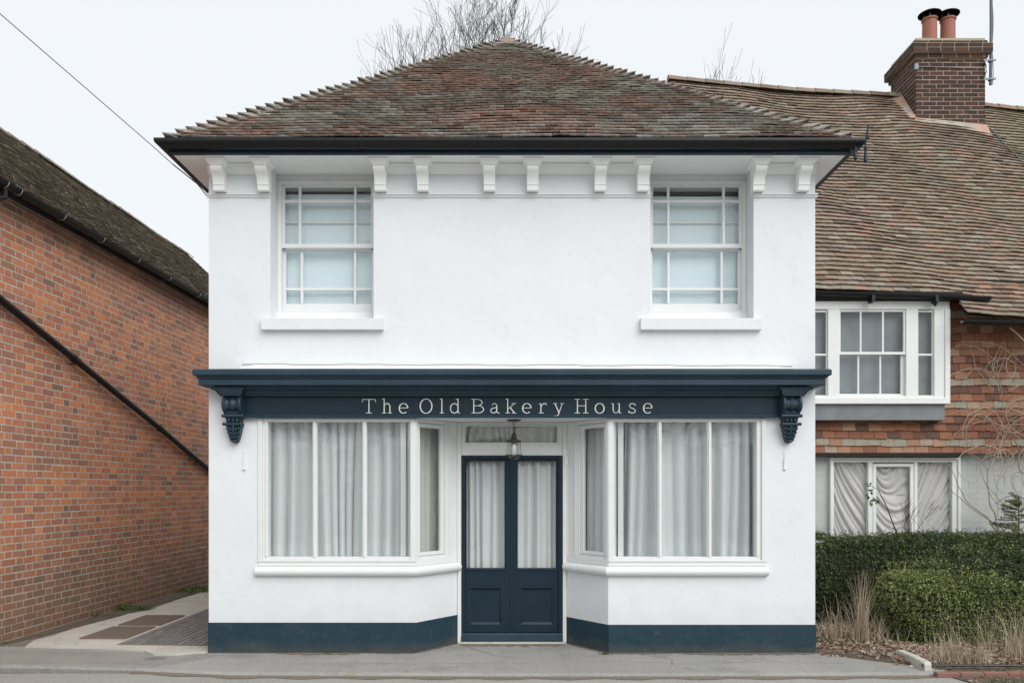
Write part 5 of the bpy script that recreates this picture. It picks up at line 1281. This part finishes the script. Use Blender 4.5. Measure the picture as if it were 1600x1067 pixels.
# ================================================================== TREES AND CLIMBERS
def grow(mb, p, d, L0, r0, depth, rg, segs=4, wander=.10, up=.04, kids=(2,3), spread=.45, minr=.006, shrink=.72):
    pts = [p]; rs = [r0]; q = p.copy(); dd = d.copy()
    for k in range(segs):
        dd = (dd+Vector((rg.gauss(0,wander),rg.gauss(0,wander),rg.gauss(0,wander*.6)+up))).normalized()
        q = q+dd*(L0/segs); pts.append(q.copy()); rs.append(max(minr, r0*(1-.38*(k+1)/segs)))
    mb.tube(pts, rs, 6 if r0 > .04 else 4 if r0 > .012 else 3, caps=False)
    if depth <= 0: return
    for i in range(rg.randint(*kids)):
        k = rg.randint(max(1,segs//2), segs) if i else segs
        a = rg.uniform(0,6.283); o1 = dd.orthogonal().normalized(); o2 = dd.cross(o1)
        sp = spread*rg.uniform(.4,1.2); nd = (dd*math.cos(sp)+(o1*math.cos(a)+o2*math.sin(a))*math.sin(sp)); nd.z += .08; nd.normalize()
        grow(mb, pts[k], nd, L0*shrink*rg.uniform(.75,1.2), rs[k]*.62, depth-1, rg, segs, wander, up, kids, spread, minr, shrink)
def tree(px, d, ztop_trunk, r, limbs, label, seed):
    rg = random.Random(seed); x = fx(px, d); y = d-D
    t = thing('bare_tree', (x, y, -.05), label, 'tree', 'bare winter trees behind the house')
    MB().tube([(x,y,-.1),(x+.05,y,ztop_trunk*.5),(x,y,ztop_trunk)], [r*1.5,r,r*.75], 10).build('trunk', M['bark'], t)
    mb = MB()
    for (lx_, lpx, lpy, dep, r_) in limbs:
        tgt = PX(lpx, lpy, d+lx_); s = Vector((x,y,ztop_trunk)); v = tgt-s
        pts = [s, s+v*.35+Vector((rg.gauss(0,.15),rg.gauss(0,.15),v.length*.10)), s+v*.7+Vector((rg.gauss(0,.12),0,v.length*.05)), tgt]
        mb.tube(pts, [r*.5,r*.36,r*.24,r_], 6, caps=False)
        dirv = (v.normalized()*.35+Vector((0,0,1))).normalized()
        for k in range(4): grow(mb, pts[3], (dirv+Vector((rg.gauss(0,.25),rg.gauss(0,.2),0))).normalized(), rg.uniform(.62,.95), r_*.8, dep, rg, 5, .11, .05, (2,3), .46, .0036, .74)
        for k in range(3): q = pts[2].lerp(pts[3], rg.random()); grow(mb, q, (dirv+Vector((rg.gauss(0,.3),rg.gauss(0,.2),0))).normalized(), rg.uniform(.7,1.1), r_*.7, dep-1, rg, 5, .11, .05, (2,3), .46, .0036, .74)
    mb.build('crown', M['twig'], t)
tree(740, 20, 8.0, .22, [(0,695,150,3,.022),(.5,725,120,4,.024),(-.4,760,115,4,.025),(.3,795,125,4,.022),(.6,662,165,3,.018),(-.3,825,150,3,.018),(.8,778,140,3,.02),(0,712,165,3,.02),(.4,685,180,3,.018),(.3,742,150,3,.02)],
     'largest bare tree rising behind the roof apex of the white house', 101)
tree(610, 19, 7.0, .14, [(0,600,185,2,.014),(.2,592,200,2,.012),(.3,625,160,2,.020),(-.3,640,175,2,.018),(.2,650,190,2,.016)], 'smaller bare tree showing left of the roof apex', 102)
tree(870, 21, 8.0, .12, [(0,868,150,2,.012),(.3,882,160,1,.010)], 'slender bare treetop just right of the roof apex', 103)
tree(1135, 21, 7.5, .14, [(0,1130,190,2,.014),(.2,1112,180,1,.010),(-.3,1155,185,1,.010),(.2,1178,200,1,.008)], 'bare treetop above the cottage ridge, left of the chimney', 104)
for i, (x_, z_) in enumerate(((-11,1.55),(0,1.75),(11.5,1.6))):
    hedge('tall_hedge', (x_,-19.5,z_*.9), (6.2,1.2,z_), 9000, M['leaf'], ['tall dark hedge across the road mirrored in the left shop window','tall dark hedge across the road mirrored in the door glass','tall dark hedge across the road mirrored in the right shop window'][i], 'hedge', 'hedges across the road', 70+i, 6, .16)
for i, (x_, y_) in enumerate(((-7.5,-23.5),(-2.5,-24.5),(6.5,-24))):
    rg = random.Random(300+i); t = thing('bare_tree', (x_,y_,-.05), ['bare tree across the road mirrored at the top of the left shop window','bare tree across the road mirrored in the fanlight','bare tree across the road mirrored in the right shop window'][i], 'tree', 'bare trees across the road')
    MB().tube([(x_,y_,-.1),(x_+.1,y_,1.5),(x_,y_,3.0)], [.26,.2,.17], 8).build('trunk', M['bark'], t)
    mb = MB()
    for k in range(6): grow(mb, Vector((x_,y_,2.2+.25*k)), Vector((rg.uniform(-.8,.8),rg.uniform(-.5,.5),.9)).normalized(), 2.2, .09, 3, rg, 4, .12, .03, (3,4), .6, .012, .74)
    mb.build('crown', M['twig'], t)
# climber on the cottage wall
rg = random.Random(55)
cl = MB()
base = PX(1560,835,10.2)
for i in range(62):
    if i < 9: s = PX(rg.uniform(1540,1600), 850, 10.2)
    else: s = PX(rg.uniform(1545,1625), rg.uniform(560,800), 10.15)
    a = rg.uniform(.4,2.7); cur = rg.gauss(0,.22); p = s.copy(); pts = [p.copy()]; r = rg.uniform(.003,.0085) if i > 6 else .011
    for k in range(rg.randint(12,30)):
        a += cur+rg.gauss(0,.16)
        p = p+Vector((math.cos(a)*.055, rg.gauss(0,.006), math.sin(a)*.055)); p.y = min(p.y, yW-.035); p.y = max(p.y, yW-.22)
        if p.z > 3.6 or p.x < fx(1465,10.2): break
        pts.append(p.copy())
    if len(pts) > 3: cl.tube(pts, [r*(1-.6*k/len(pts)) for k in range(len(pts))], 4, caps=False)
pts = [PX(1578,512,9.95),PX(1590,522,9.98),PX(1604,536,10.0),PX(1640,560,10.05)]
cl.tube(pts, .008, 5)
tag(cl.build('bare_climber', M['vine']), 'tangle of bare climbing stems on the cottage wall at the right edge', 'climber')
# rose stems before the cottage window
rg = random.Random(9)
rb = thing('rose_bush', (fx(1405,9.7),1.40,.9), 'leggy rose stems with few leaves before the cottage ground floor window', 'rose bush')
mb = MB()
main = [PX(1412,862,9.75),PX(1400,830,9.75),PX(1385,790,9.75),PX(1372,765,9.75),PX(1360,758,9.75)]
mb.tube(main, [.009,.008,.006,.005,.003], 6)
for k in range(7): grow(mb, PX(rg.uniform(1405,1450),rg.uniform(835,850),9.75), Vector((rg.uniform(-.5,.6),rg.gauss(0,.1),1)).normalized(), .26, .0045, 2, rg, 4, .14, .02, (2,3), .5, .0018, .7)
mb.build('stems', M['twig'], rb)
lp = []
for px, py in ((1357,757),(1360,768),(1356,775),(1365,779),(1362,786),(1370,783)):
    for k in range(5): lp.append(np.array(PX(px+rg.gauss(0,2), py+rg.gauss(0,2.5), 9.74)))
for k in range(36): lp.append(np.array(PX(rg.uniform(1385,1480), rg.uniform(795,850), 9.74)))
sz = np.array([.05]*30+[.022]*36)
quads('leaves', leafquads(np.array(lp), sz, .7), M['leaf'], rb)
# conifer shrub
cs_ = thing('conifer_shrub', (fx(1585,9.75),1.45,.85), 'feathery young conifer shrub rising above the hedge at the right edge', 'shrub')
mb = MB(); x0 = fx(1592,9.75); mb.tube([(x0,1.45,.8),(x0,1.45,1.62)], [.012,.004], 6)
lp = []; szs = []
for i in range(46):
    z = lerp(.95,1.60,i/46); a = rng.choice([rng.uniform(0,6.283), rng.gauss(3.14,.5)]); L0 = lerp(.50,.10,(z-.95)/.65)*rng.uniform(.8,1.1)
    tip = Vector((x0+L0*math.cos(a), 1.45+L0*.7*math.sin(a), z+rng.uniform(-.05,.10))); st = Vector((x0,1.45,z)); mb.tube([st, st.lerp(tip,.5)+Vector((0,0,.0)), tip], [.004,.003,.001], 4)
    for k in range(110):
        q = st.lerp(tip, rng.uniform(.25,1)); lp.append((q.x+rng.gauss(0,.018), q.y+rng.gauss(0,.018), q.z+rng.gauss(0,.007))); szs.append(.024)
mb.build('stem', M['twig'], cs_)
quads('foliage', leafquads(np.array(lp), np.array(szs), .4), M['leaf3'], cs_)
print('objects', len(bpy.data.objects), 'polys', sum(len(m.polygons) for m in bpy.data.meshes))
